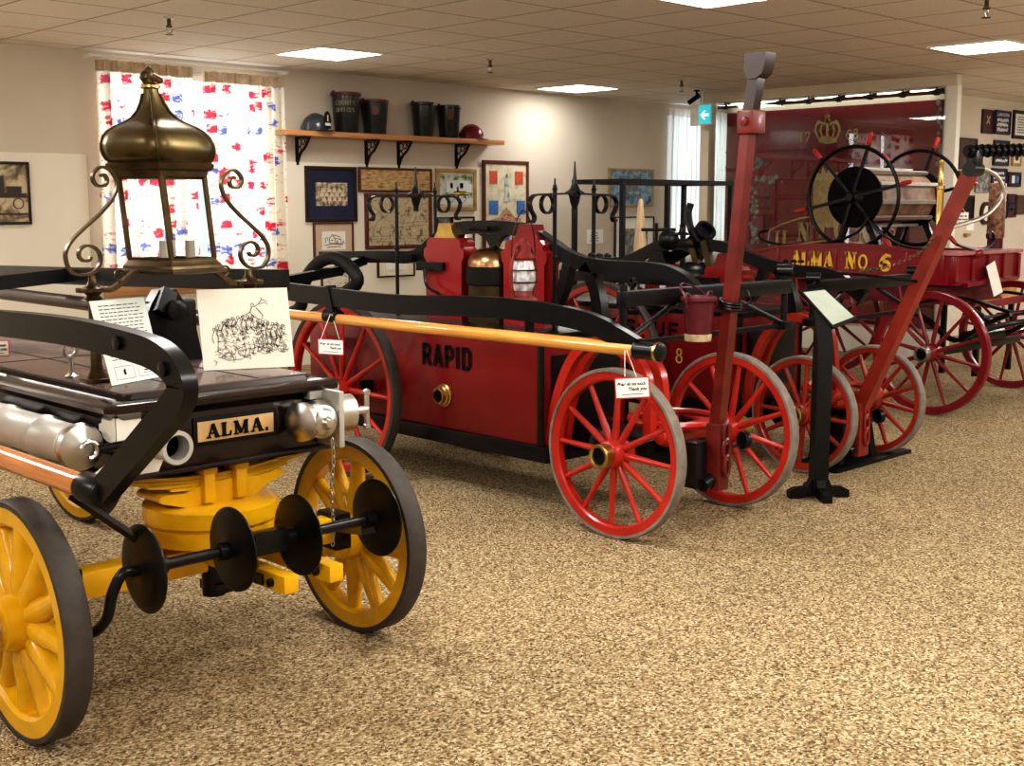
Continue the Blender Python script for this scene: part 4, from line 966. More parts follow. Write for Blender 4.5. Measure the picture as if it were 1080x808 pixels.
# pump standard behind the drawing
mb = MB(); mb.prism([(-.12, 0), (.12, 0), (.10, .10), (.06, .19), (.03, .235), (-.03, .235), (-.06, .19), (-.10, .10)], (1.99, 3.62, .90), (1, 0, 0), (0, 0, 1), -.05)
mb.box2((1.93, 3.63, .9), (2.10, 3.78, 1.10), .012).bar((1.95, 3.60, 1.06), (1.99, 3.62, 1.13), .05, .05); mb.lathe([(.03, -.02), (.034, 0), (.034, .03), (.02, .036)], (1.99, 3.59, 1.07), (0, -1, 0), 20); part('pump_standard', mb, 'black', al)
mb = MB().lathe([(.018, 0), (.02, .004), (.008, .012), (.008, .055), (.012, .06)], (1.60, 3.50, .90), seg=14); mb.tube([V((1.60, 3.50, .985)) + V((.02 * math.cos(t), -.0 - .02 * math.sin(t) * .3, .024 * math.sin(t))) for t in [math.radians(150 + 240 * k / 12) for k in range(13)]], .006, 8); part('tie_down_hook', mb, 'nickel', al)
# lantern ------------------------------------------------------
LX, LY, LEAN = 1.865, 3.35, -.10
def lx(z): return LX + LEAN * (z - 1.21)
def sq(hw, z, rot=math.radians(15), n=6, sq_=5.):
    out = []
    for k in range(4 * n):
        a = 2 * PI * k / (4 * n) + PI / 4; c_, s_ = math.cos(a), math.sin(a); r_ = (abs(c_) ** sq_ + abs(s_) ** sq_) ** (-1 / sq_)
        x, y = hw * r_ * c_, hw * r_ * s_; out.append(V((lx(z) + x * math.cos(rot) - y * math.sin(rot), LY + x * math.sin(rot) + y * math.cos(rot), z)))
    return out
SQ = 14.; rot = math.radians(15)
base = part('lantern_base', MB().rings([sq(h_, z, sq_=SQ) for h_, z in ((.112, 1.205), (.117, 1.207), (.117, 1.214), (.108, 1.220), (.106, 1.228), (.099, 1.236), (.095, 1.244), (.095, 1.250))], False), 'bronze', al, sharp=25)
def corner(o, i, z):
    a = rot + PI / 4 + PI / 2 * i; return V((lx(z) + o * math.sqrt(2) * math.cos(a), LY + o * math.sqrt(2) * math.sin(a), z))
for i in range(4): part('lantern_stile', MB().sweep([corner(.086, i, 1.248), corner(.086, i, 1.495)], .012, .012, (1, 0, 0)), 'bronze', base)
for i in range(4):
    mb = MB(); mb.faces([corner(.085, i, 1.250), corner(.085, i + 1, 1.250), corner(.085, i + 1, 1.492), corner(.085, i, 1.492)], [(0, 1, 2, 3)]); part('lantern_pane', mb, 'glass', base)
for dx, dy in ((-.03, .0), (.045, -.02), (.02, .05)):
    part('burner_tube', MB().lathe([(.014, 0), (.014, .05), (.011, .05), (.011, .01)], (LX + dx, LY + dy, 1.250), seg=14), 'grey_bar', base)
part('lantern_cornice', MB().rings([sq(h_, z, sq_=SQ) for h_, z in ((.088, 1.480), (.096, 1.487), (.099, 1.502), (.110, 1.508), (.115, 1.522), (.108, 1.530))]), 'bronze', base, sharp=25)
prof = [(.108, 1.528), (.117, 1.535), (.123, 1.548), (.126, 1.562), (.125, 1.580), (.119, 1.600), (.108, 1.615), (.090, 1.629), (.068, 1.641), (.050, 1.655), (.036, 1.675), (.026, 1.700), (.020, 1.725), (.018, 1.742)]
dm = part('lantern_roof', MB().rings([sq(h_, z, sq_=7. if h_ > .04 else 4.) for h_, z in prof]), 'dome', base, sharp=60)
for i in range(4):
    a = rot + PI / 4 + PI / 2 * i
    part('roof_rib', MB().tube([(lx(z) + h_ * 1.275 * math.cos(a), LY + h_ * 1.275 * math.sin(a), z) for h_, z in prof[:-1]], .0040, 8), 'bronze', dm)
FX = lx(1.75)
part('finial_collar', MB().lathe([(.022, 0), (.029, .003), (.029, .010), (.022, .014), (.014, .018), (.010, .022)], (FX, LY, 1.738), seg=20), 'brass', dm)
mb = MB().tube(smooth([(FX, LY, 1.752), (FX - .010, LY + .004, 1.768), (FX - .002, LY, 1.784), (FX - .012, LY + .006, 1.795)], 4), [.014] * 4 + [.019] * 4 + [.015] * 4 + [.008], 12)
mb.tube(smooth([(FX - .006, LY, 1.772), (FX + .014, LY - .01, 1.769), (FX + .030, LY - .02, 1.757)], 4), [.013] * 4 + [.010] * 4 + [.004], 10); part('eagle_finial', mb, 'bronze', dm)
SC = [(160, 405), (175, 402), (185, 420), (178, 440), (150, 442), (133, 420), (135, 395), (160, 373), (190, 380), (213, 405), (222, 440), (205, 490), (160, 545), (100, 600), (55, 645), (32, 690), (38, 735), (60, 765), (90, 772), (130, 765), (157, 735), (160, 700), (140, 672), (108, 664), (84, 680), (82, 705), (98, 720), (118, 718), (125, 705)]
SC = [atY(x / 3.51 + 60, y / 3.51 + 70, LY) for x, y in SC]
for s in (-1, 1):
    path = [V((LX + s * (LX - q.x), LY, q.z)) if s > 0 else q for q in SC]
    part('scroll_arm', MB().sweep(smooth(path, 4), .016, .0075, (0, 1, 0)), 'bronze', base)
    px_ = LX + s * .258
    mb = MB().box((px_, LY, .906), (.075, .075, .012), .003).lathe([(.032, .912), (.026, .925), (.019, .935), (.016, .95), (.0145, 1.13), (.020, 1.135), (.027, 1.142), (.018, 1.15), (.030, 1.160), (.030, 1.170), (.018, 1.178), (.012, 1.19), (.010, 1.205)], (px_, LY, 0), seg=10)
    mb.box((px_, LY, 1.165), (.09, .032, .014), .003); part('lantern_post', mb, 'bronze', base)
    mb = MB().sweep(smooth([(px_, LY, 1.168), (px_ - s * .05, LY, 1.163), (px_ - s * .09, LY, 1.183), (px_ - s * .13, LY, 1.210), (px_ - s * .16, LY, 1.211)], 5), .022, .013, (0, 1, 0))
    mb.tube([(px_ - s * (.085 + .016 * math.cos(t)), LY, 1.203 + .016 * math.sin(t)) for t in [k * .42 for k in range(13)]], .004, 6); part('base_bracket', mb, 'bronze', base)
# things on the deck ---------------------------------------------
def sheet(name, label, cat, p0, p1, top0, top1, mat, thick=.003):
    """leaning sheet given its two bottom and two top corners"""
    a, b, c, d = V(p0), V(p1), V(top1), V(top0); n = (b - a).cross(d - a).normalized() * thick
    r = thing(name, label, cat, ((a + b) / 2)); mb = MB(); mb.faces([a, b, c, d, a + n, b + n, c + n, d + n], [(0, 1, 2, 3), (7, 6, 5, 4), (0, 4, 5, 1), (1, 5, 6, 2), (2, 6, 7, 3), (3, 7, 4, 0)])
    return r, mb, a, b, c, d, n
zz = .902
A_, B_ = V((1.96, 3.27, zz)), V((2.165, 3.105, zz))
A_ = atZ(215, 391, zz); B_ = atZ(310.5, 386.5, zz)
wu = (B_ - A_).normalized(); bk = V((-wu.y, wu.x, 0)); hh = .245
r, mb, a, b, c, d, n = sheet('drawing_board', 'cream ink drawing of a crowd of firemen pumping an engine, propped on the dark deck', 'drawing', A_, B_, A_ + bk * .05 + V((0, 0, hh)) - wu * .008, B_ + bk * .05 + V((0, 0, hh)) - wu * .008, 'card')
part('drawing_sheet', mb, 'card', r)
nn = (b - a).cross(d - a).normalized(); off = -bk * .003 - V((0, 0, 0))
def dp(u_, v_): return a + (b - a) * u_ + (d - a) * v_ + (nn * -.0016 if nn.dot(bk) > 0 else nn * .0042)
mb = MB(); rnd = random.Random(21)
def stroke(pts, w_=.0008): mb.sweep([dp(*p) for p in pts], .0006, w_, nn)
def topline(u_): return .50 + .16 * max(0, math.sin((u_ - .14) / .75 * PI)) ** .8 if u_ < .62 else .60 - (u_ - .62) * .25
for i in range(300):
    u_ = rnd.uniform(.15, .93); lo = .14 + .12 * max(0, (u_ - .3)) ; hi = topline(u_); v_ = rnd.uniform(lo, hi)
    k = rnd.choice((0, 1, 2)); s_ = rnd.uniform(.016, .036)
    if k == 0: stroke([(u_ + s_ * math.cos(t), v_ + s_ * .9 * math.sin(t)) for t in [rnd.uniform(0, 6) + q * .5 for q in range(6)]])
    elif k == 1: stroke([(u_, v_), (u_ + rnd.uniform(-.02, .03), v_ - s_), (u_ + rnd.uniform(-.01, .04), v_ - 2 * s_)])
    else: stroke([(u_ - s_, v_ + s_ * .4), (u_, v_ + s_ * .9), (u_ + s_ * 1.2, v_ + s_ * .3)])
for i in range(15):                                                     # row of bent men, heads and legs
    u_ = .15 + i * .054; v_ = topline(u_) - .01
    stroke([(u_ + .015 * math.cos(t), v_ + .018 * math.sin(t)) for t in [q * .7 for q in range(10)]], .0014)
    stroke([(u_, v_ - .02), (u_ - .03, v_ - .10), (u_ - .012, v_ - .17)], .0013)
for i in range(9):
    u_ = .46 + i * .05; v_ = .24 + .02 * i
    stroke([(u_, v_ + .08), (u_ + .02, v_), (u_ - .005, v_ - .09), (u_ + .02, v_ - .10)], .0014)
# foreman with trumpet on top
stroke([(.60, .82), (.575, .80), (.585, .765), (.61, .77), (.605, .81)], .0016); stroke([(.585, .765), (.56, .70), (.50, .67), (.42, .62)], .0016)
stroke([(.61, .765), (.66, .80), (.705, .86), (.69, .885)], .0016); stroke([(.66, .80), (.74, .82), (.765, .79)], .0014); stroke([(.70, .86), (.76, .83)], .0014)
stroke([(.56, .70), (.60, .64), (.68, .60), (.70, .66), (.63, .76)], .0016); stroke([(.17, .16), (.28, .11), (.42, .12), (.52, .17)], .0014); stroke([(.17, .55), (.19, .40), (.17, .22)], .0012)
stroke([(.13, .05), (.15, .10), (.12, .12)], .0014)
part('ink_drawing', mb, 'ink', r)
# glossy information sheet leaning against the lantern post
A_ = atZ(117.5, 407, zz); B_ = atZ(172, 397, zz); wu = (B_ - A_).normalized(); bk = V((-wu.y, wu.x, 0))
C_ = atY(151, 313.5, B_.y + .06); D_ = atY(93.5, 318, A_.y + .06)
r, mb, a, b, c, d, n = sheet('information_sheet', 'tall laminated information sheet leaning by the left lantern post', 'sign', A_, B_, D_, C_, 'paper_glossy', .002)
part('laminated_page', mb, 'paper_glossy', r)
nn = (b - a).cross(d - a).normalized(); fs = -1 if nn.dot(bk) > 0 else 1
def dp2(u_, v_): 
    lo = a + (b - a) * u_; hi = d + (c - d) * u_; return lo + (hi - lo) * v_ + nn * (-.0012 if fs < 0 else .0030)
mb = MB(); rnd = random.Random(5)
for row in range(16):
    v_ = .93 - row * .043; x = .12
    while x < .86:
        L = rnd.uniform(.04, .10); mb.sweep([dp2(x, v_), dp2(min(x + L, .9), v_)], .0004, .0022, nn); x += L + .025
for u0, u1 in ((.12, .47), (.55, .92)): mb.sweep([dp2(u0, .05), dp2(u1, .05), dp2(u1, .2), dp2(u0, .2)], .0004, .0012, nn, True)
mb.sweep([dp2(.30, .10), dp2(.29, .14), dp2(.31, .16)], .0004, .008, nn); mb.sweep([dp2(.66, .12), dp2(.8, .12)], .0004, .0035, nn); mb.sweep([dp2(.64, .09), dp2(.82, .09)], .0004, .0015, nn)
part('sheet_text', mb, 'ink', r)
def tag_card(label, c, u, v, w_, h_, seed, string=None, lines=('Please do not touch', 'Thank you')):
    """small white card with a red border; c is its middle"""
    c, u, v = V(c), V(u).normalized(), V(v).normalized(); n = u.cross(v)
    r = thing('notice_card', label, 'card', c - v * h_ / 2, 'red bordered do not touch cards')
    R_ = lambda w2, h2, dz, t: MB().prism(R4(-w2 / 2, -h2 / 2, w2 / 2, h2 / 2), c + n * dz, u, v, t)
    part('card_border', R_(w_, h_, 0, .0016), 'red_edge', r); part('card_face', R_(w_ * .93, h_ * .88, .0016, .0008), 'paper', r)
    mb = MB(); rnd = random.Random(seed)
    for k, (tx, yy) in enumerate(zip(lines, (.12, -.12))):
        cu = bpy.data.curves.new('t', 'FONT'); cu.body = tx; cu.size = h_ * .21; cu.shear = .25; cu.offset = .0006
        to = bpy.data.objects.new('t', cu); COL.objects.link(to); me = to.to_mesh()
        xs = [q.co.x for q in me.vertices]; wd = max(xs); sx_ = min(1, w_ * .8 / wd); x0 = -w_ * .42 if k == 0 else w_ * .42 - wd * sx_
        mb.faces([c + u * (x0 + q.co.x * sx_) + v * (h_ * yy + q.co.y) + n * .0027 for q in me.vertices], [tuple(f.vertices) for f in me.polygons])
        to.to_mesh_clear(); bpy.data.objects.remove(to); bpy.data.curves.remove(cu)
    mb.sweep([c - u * w_ * .3 - v * h_ * .3 + n * .0027, c + u * w_ * .3 - v * h_ * .3 + n * .0027], .0004, h_ * .03, n)
    part('card_text', mb, 'ink', r)
    if string:
        part('hanging_string', MB().tube([V(string[0]), V(string[1])], .0016, 6).tube([V(string[0]) + V((.006, -.004, 0)), V(string[2])], .0016, 6), 'string', r)
    return r
A_ = atZ(-6, 386, .9); tag_card('white red bordered card lying up on the dark deck at the left picture edge', atY(-5, 367.5, A_.y), V((.85, -.53, 0)), V((.0, .0, 1)), .085, .052, 1)
# ================================================================= RAPID and RESCUE tub engines
def tub_engine(label, cx, fy, ry, fr, rr_, ftrack, rtrack, red, redw, tub, beam_y, towers, xbar, tyre, text, tsz, ty, z_off=0., base_label=None, gold=None, rescue=False):
    """cx middle line, fy / ry axle places, tub = (y0, y1, z0, z1, half width)"""
    e = thing('hand_fire_engine', label, 'fire engine', (cx, (fy + ry) / 2, 0), 'antique hand pumpers standing in a row')
    y0, y1, z0, z1, hw = tub
    mb = MB().box2((cx - hw, y0, z0 + .02), (cx + hw, y1, z1), .006)
    tb = part('engine_body', mb, red, e)
    mb = MB().box2((cx - hw - .02, y0 - .05, z0 - .055), (cx + hw + .02, y1 + .05, z0 + .02), .006); part('black_sill', mb, 'black', e)
    mb = MB().box2((cx - hw - .012, y0 - .012, z1 - .01), (cx + hw + .012, y1 + .012, z1 + .022), .006); part('body_rail', mb, 'black', e)
    mb = MB()
    for x in (cx - hw - .006, cx + hw - .006): mb.box2((x, y0 - .012, z0 + .02), (x + .012, y0 + .025, z1), .003)
    mb.box2((cx - hw + .06, y0 - .008, z0 + .10), (cx + hw - .06, y0 - .002, z1 - .08), .003); part('corner_iron', mb, 'black', tb)
    mb = MB().box2((cx - hw - .004, y1 - .42, z0 + .05), (cx - hw - .001, y1 - .08, z1 - .1), .001); part('access_panel', mb, 'maroon_dk', tb)
    mb = MB(); letters(mb, text, (cx - hw - .004, ty, tsz[1]), (0, -1, 0), (0, 0, 1), tsz[0], .2, SANS, .2, .003, width=tsz[2]); part('lettering', mb, 'ink', tb)
    if gold:
        mb = MB(); letters(mb, gold[0], (cx - hw - .004, gold[1], gold[2]), (0, -1, 0), (0, 0, 1), gold[3], .13, SERIF, .2, .003); part('gold_number', mb, 'gold', tb)
    mb = MB().lathe([(.058, 0), (.058, .008), (.05, .012), (.05, .022), (.04, .026), (.04, .044), (.032, .046), (.03, .02)], (cx - hw, ty - .16, z0 + .185), (-1, 0, 0), 24); ou = part('brass_outlet', mb, 'brass', tb)
    part('outlet_bore', MB().lathe([(.03, 0), (.03, .003)], (cx - hw - .03, ty - .16, z0 + .185), (-1, 0, 0), 20), 'black_matte', ou)
    wm = (redw, tyre, redw, 'brass'); 
    for s in (-1, 1):
        wheel(e, (cx + s * ftrack / 2, fy, fr), fr, fr * .115, .046, 12, .0135, .062, .17, wm, s, .012, key='tf%d%s' % (s, redw), phase=.2 + .1 * s)
        wheel(e, (cx + s * rtrack / 2, ry, rr_), rr_, rr_ * .09, .05, 12, .0135, .06, .18, (redw, 'tyre_dark', redw, 'black'), s, .02, key='tr%d%s' % (s, redw), phase=.05)
    ax = part('front_axle', MB().box2((cx - ftrack / 2 + .07, fy - .03, fr - .03), (cx + ftrack / 2 - .07, fy + .03, fr + .03), .008), 'black', e)
    part('rear_axle', MB().box2((cx - rtrack / 2 + .07, ry - .03, rr_ - .04), (cx + rtrack / 2 - .07, ry + .03, rr_ + .03), .008), 'black', e)
    # fore carriage: arched frame irons, ring and perch
    for s in (-1, -.62):
        x = cx + s * .25; yb = y0 - .01
        pts = smooth([(x, yb, z0 + .0), (x, yb - .04, z0 + .22), (x, yb - .13, z0 + .42), (x, yb - .26, z0 + .52), (x, yb - .42, z0 + .50), (x, fy - .03, z0 + .40), (x, fy - .06, z0 + .14)], 6)
        part('arched_frame', MB().sweep(pts, .04, .045, (1, 0, 0)), redw, e)
    mb = MB().tube([(cx + .20 * math.cos(t), fy + .20 * math.sin(t), fr + .10) for t in [2 * PI * k / 32 for k in range(32)]], .018, 8, True); part('turning_ring', mb, redw, e)
    mb = MB().lathe([(.0, -.25), (.03, -.24), (.05, -.2), (.042, -.1), (.042, .1), (.05, .2), (.03, .24), (.0, .25)], (cx, fy - .10, fr + .06), (1, 0, 0), 20); part('perch_roll', mb, redw, e)
    mb = MB().box2((cx - .12, fy - .1, fr - .10), (cx + .12, y0 + .02, fr + .02), .01); mb.lathe([(.075, -.02), (.08, 0), (.08, .03), (.06, .04)], (cx - .26, fy + .18, fr - .02), (-1, 0, 0), 24); mb.lathe([(.012, 0), (.012, .16)], (cx - .26, fy + .18, fr - .02), (1, 0, 0), 10)
    part('perch_block', mb, 'black', e)
    # pump towers, air vessel and walking beam
    ya, yb_, th = towers
    for k, yy in enumerate((ya, yb_)):
        mb = MB(); prof = [(-.14, 0), (.14, 0), (.14, th - .12), (.155, th - .10), (.155, th - .06), (.13, th - .045), (.13, th - .02), (.11, th), (-.11, th), (-.13, th - .02), (-.13, th - .045), (-.155, th - .06), (-.155, th - .10), (-.14, th - .12)]
        mb.prism(prof, (cx - .07, yy, z1 + .02), (0, -1, 0), (0, 0, 1), -.10)
        t_ = part('pump_tower', mb, 'red_tower' if red != 'red_body3' else red, e)
        mb = MB(); mb.prism([(-.085, 0), (.085, 0), (.06, .03), (.045, .075), (-.045, .075), (-.06, .03)], (cx - .06, yy, z1 + .02 + th), (0, -1, 0), (0, 0, 1), -.08); part('bearing_cap', mb, 'brass' if k == 0 and not rescue else red if k else 'black', t_)
        if k == 0:
            mb = MB().bar((cx - .085, yy + .19, z1 + .02 + th * .64), (cx - .085, yy - .02, z1 + .02 + th * .65), .02, .045); mb.tube(smooth([(cx - .115, yy + .1, z1 + .02 + th * .62), (cx - .115, yy + .08, z1 + th * .45), (cx - .115, yy - .02, z1 + th * .36), (cx - .115, yy - .06, z1 + th * .28)], 4), .008, 6); part('tower_step', mb, 'black', t_)
    ym = (ya + yb_) / 2
    mb = MB().lathe([(.122, 0), (.122, th * .56), (.128, th * .57), (.128, th * .66), (.122, th * .67)], (cx, ym, z1 + .02), seg=30); dv = part('air_vessel', mb, 'bronze', e)
    part('vessel_band', MB().lathe([(.128, th * .45), (.132, th * .46), (.132, th * .66), (.128, th * .67)], (cx, ym, z1 + .02), seg=30, closed=True), 'black_satin', dv)
    part('vessel_dome', MB().lathe([(.126, 0), (.124, .03), (.112, .058), (.088, .082), (.05, .096), (.01, .10)], (cx, ym, z1 + .02 + th * .66), seg=30), 'black' if rescue else 'copper', dv)
    b0, b1, bz, bh = beam_y   # rear end, front end, height of the straight ends, rise of the arch
    a0, a1 = ya + .22, yb_ - .22
    pts = smooth([(cx, b0, bz - .02), (cx, a0 + .35, bz), (cx, a0 + .08, bz + .01), (cx, a0 - .08, bz + bh * .55), (cx, a0 - .22, bz + bh * .95), (cx, ym, bz + bh * 1.05), (cx, a1 + .26, bz + bh * .95), (cx, a1 + .10, bz + bh * .55), (cx, a1 - .04, bz + .03), (cx, a1 - .22, bz), (cx, b1 + .30, bz - .005), (cx, b1 + .16, bz - .03), (cx, b1 + .06, bz - .09), (cx, b1, bz - .13)], 6)
    wb = part('walking_beam', MB().sweep(pts, .05, .066, (1, 0, 0)), 'black', e)
    mb = MB(); mb.prism([(-.11, 0), (-.05, -.02), (0, -.085), (.05, -.02), (.11, 0)], (cx - .02, ym - .02, bz + bh * 1.05 - .035), (0, -1, 0), (0, 0, 1), -.04); mb.tube([(cx - .06, a0 + .07, bz + .0), (cx + .06, a0 + .07, bz)], .022, 12); mb.tube([(cx - .06, ym + .1, bz + bh + .0), (cx - .06, ym - .04, bz + bh)], .012, 8)
    mb.sweep(smooth([(cx, a1 - .02, bz + .0), (cx, a1 + .02, bz - .12), (cx, a1 + .10, z1 + .06)], 4), .05, .05, (1, 0, 0)); mb.sweep(smooth([(cx, a1 - .12, bz), (cx, a1 - .20, bz - .12), (cx, a1 - .24, z1 - .05)], 4), .05, .06, (1, 0, 0))
    for dy in (0, .05, .1): mb.lathe([(.018, 0), (.018, .012), (.008, .018)], (cx, a1 - .16 + dy - .1, bz + .045), seg=10)
    part('beam_ironwork', mb, 'black', wb)
    # front cross bar carried by the beam, with folding-handle sockets
    X0, X1, xy, xz = xbar
    mb = MB().box2((X0, xy - .025, xz - .032), (X1, xy + .025, xz + .032), .005)
    cb = part('cross_bar', mb, 'black', wb)
    for x, q in ((X0 + .015, 1), (X1 - .02, 0)):
        mb = MB().tube([(x, xy, xz - .17), (x, xy, xz + .055)], .016, 10)
        if not (q and not rescue): mb.lathe([(.028, -.035), (.028, .035), (.021, .037), (.021, .02)], (x, xy, xz + (.075 if not rescue else .045)), (.5, -.85, 0), 20); mb.box2((x - .035, xy - .035, xz - .2), (x + .035, xy + .035, xz - .16), .005)
        part('pole_socket', mb, 'black', cb)
    mb = MB().tube([(X0 + .03, xy, xz - .17), ((X0 + cx) / 2 + .08, xy + .02, xz - .04)], .012, 8).tube([(X1 - .03, xy, xz - .17), ((X1 + cx) / 2 - .08, xy + .02, xz - .04)], .012, 8)
    mb.sweep(smooth([(X0 + .02, xy, xz - .18), (cx - .1, xy + .05, xz - .19), (cx + .1, xy + .05, xz - .19), (X1 - .02, xy, xz - .18)], 4), .02, .03, (0, 0, 1))
    part('bar_strut', mb, 'black', cb)
    return e
def tow_pole(e, b, t, w_, mat, up_frac, iron_top=True):
    b, t = V(b), V(t); d = (t - b).normalized(); m = b + (t - b) * up_frac
    p = part('tow_pole', MB().sweep([b, m], w_, [w_ * 1.0, w_ * .8], (1, 0, 0)), mat, e)
    mb = MB().box2((b.x - w_ * .75, b.y - .045, b.z - .22), (b.x + w_ * .75, b.y + .03, b.z + .07), .012); part('pole_foot', mb, mat, p)
    mb = MB()
    for k in range(3):
        mb.tube([V((b.x + .0 + .022 * math.cos(t_) * (1 if k % 2 else .8), b.y - .05 - .004 * k, b.z + .03 - .07 * k + .045 * math.sin(t_))) for t_ in [2 * PI * q / 14 for q in range(14)]], .009, 6, True)
    part('tow_chain', mb, mat, p)
    mb = MB().tube([(b.x - .09, b.y + .0, b.z - .19), (b.x - .02, b.y, b.z - .17)], .03, 14).tube([(b.x + .06, b.y - .02, b.z - .04), (b.x + .16, b.y - .04, b.z - .04)], .008, 8); mb.lathe([(.038, -.014), (.042, 0), (.038, .014)], (b.x + .15, b.y - .04, b.z - .02), (1, -.4, 0), 22); mb.box2((b.x - .14, b.y + .0, b.z - .2), (b.x - .06, b.y + .08, b.z - .0), .008)
    part('pole_pivot', mb, 'black', p)
    return p, m, d
# --- RAPID
rp = tub_engine('red hand pumper lettered RAPID in black, second in the row, with a copper dome', 4.31, 3.36, 5.18, .365, .46, .82, .96, 'red_body', 'red_wheel',
                (3.90, 5.72, .285, .80, .30), (6.0, 3.20, 1.125, .165), (4.84, 4.25, .42), (3.74, 4.92, 3.20, 1.035), 'tyre_grey', 'RAPID', (.108, .612, .36), 4.735)
p, m, d = tow_pole(rp, (4.24, 3.085, .42), (4.24, 2.957, 1.76), .052, 'red_pole_dark', 1.)
mb = MB().box2((4.195, 2.91, 1.69), (4.285, 2.99, 1.785), .008); mb.lathe([(.018, 0), (.018, .012), (.006, .015)], (4.195, 2.95, 1.74), (-1, 0, 0), 12); part('hinge_block', mb, 'red_pole_dark', p)
pts = [(4.24, 2.957, 1.76), (4.24, 2.94, 1.85), (4.24, 2.93, 1.92), (4.24, 2.93, 2.00)]
hk = part('pole_extension', MB().sweep(pts, .05, .05, (1, 0, 0)), 'pole_dark', p)
mb = MB(); mb.prism([(.02, .0), (.05, .02), (.06, .06), (.065, .10), (.01, .10), (-.035, .10), (-.04, .04), (-.02, .0)], (4.205, 2.93, 1.905), (0, -1, 0), (0, 0, 1), -.07); part('pole_head', mb, 'pole_dark', hk)
mb = MB()
for k in range(3): mb.tube([(4.24 + .048 * math.cos(t), 3.032 + .043 * math.sin(t), .985 + .012 * k + .01 * math.sin(t)) for t in [2 * PI * q / 16 for q in range(16)]], .006, 6, True)
mb.tube(smooth([(4.28, 3.00, .99), (4.33, 2.99, 1.01), (4.35, 3.03, 1.06), (4.31, 3.06, 1.04)], 4), .005, 6)
part('lashing_cord', mb, 'black', p)
# left hand brake: bowed iron and long wooden pole
X = 3.6
pp = [(X, 5.65, 1.0)] + [atX(a_, b_, X) for a_, b_ in ((303, 307), (350, 313), (420, 321), (500, 323), (560, 328), (615, 338), (650, 353), (672, 366))]
ha = part('brake_arm', MB().sweep(smooth(pp, 5), .036, [.075] * 5 + [.088] * 22 + [.08] * 8 + [.07] * 6, (1, 0, 0)), 'black', rp)
e0 = atX(690, 371, X)
mb = MB().lathe([(.03, -.055), (.037, -.05), (.037, -.035), (.033, -.033), (.033, .06), (.037, .064), (.03, .066)], (X, e0.y + .02, e0.z), (0, 1, 0), 22); part('pole_socket', mb, 'black', ha)
mb = MB().lathe([(.036, -.002), (.038, 0), (.038, .010), (.036, .012)], (X, e0.y - .025, e0.z), (0, 1, 0), 22); part('socket_ring', mb, 'brass', ha)
part('brake_pole', MB().lathe([(.027, 0), (.0275, 1.0), (.026, 2.55), (.02, 2.56)], (X, e0.y + .08, e0.z), (0, 1, -.003), 18), 'pole_wood', ha)
q = atX(351, 324, X)
mb = MB().bar((X, q.y + .03, q.z + .10), (X, q.y - .01, q.z - .03), .05, .05).lathe([(.034, -.05), (.036, 0), (.034, .05)], (X, q.y, e0.z + .006), (0, 1, 0), 18); part('pole_bracket', mb, 'black', ha)
mb = MB().bar((X, 5.5, 1.0), (4.1, 5.55, 1.05), .06, .05, (0, 1, 0)).bar((4.1, 5.55, 1.06), (4.3, 5.6, 1.10), .06, .05, (0, 1, 0)); part('arm_crosspiece', mb, 'black', ha)
# suction hose looped over the rear
X = 4.02
pts = [(X, 6.02, .55), (X, 6.04, .75), atX(316, 325, X), atX(321, 298, X), atX(334, 279, X), atX(350, 272, X), atX(366, 279, X), atX(377, 297, X), (X + .02, 5.46, .90), (X + .04, 5.44, .74)]
sh_ = part('suction_hose', MB().tube(smooth(pts, 6), .036, 16), 'rubber', rp)
mb = MB().lathe([(.056, 0), (.056, .10), (.05, .105)], (X, 6.02, .50), seg=20); part('hose_coupling', mb, 'black', sh_)
mb = MB().bar((X, 6.0, .62), (4.1, 5.7, .62), .03, .04, (0, 0, 1)).bar((X + .03, 5.46, .80), (4.15, 5.5, .80), .03, .04, (0, 0, 1)); part('hose_bracket', mb, 'black', sh_)
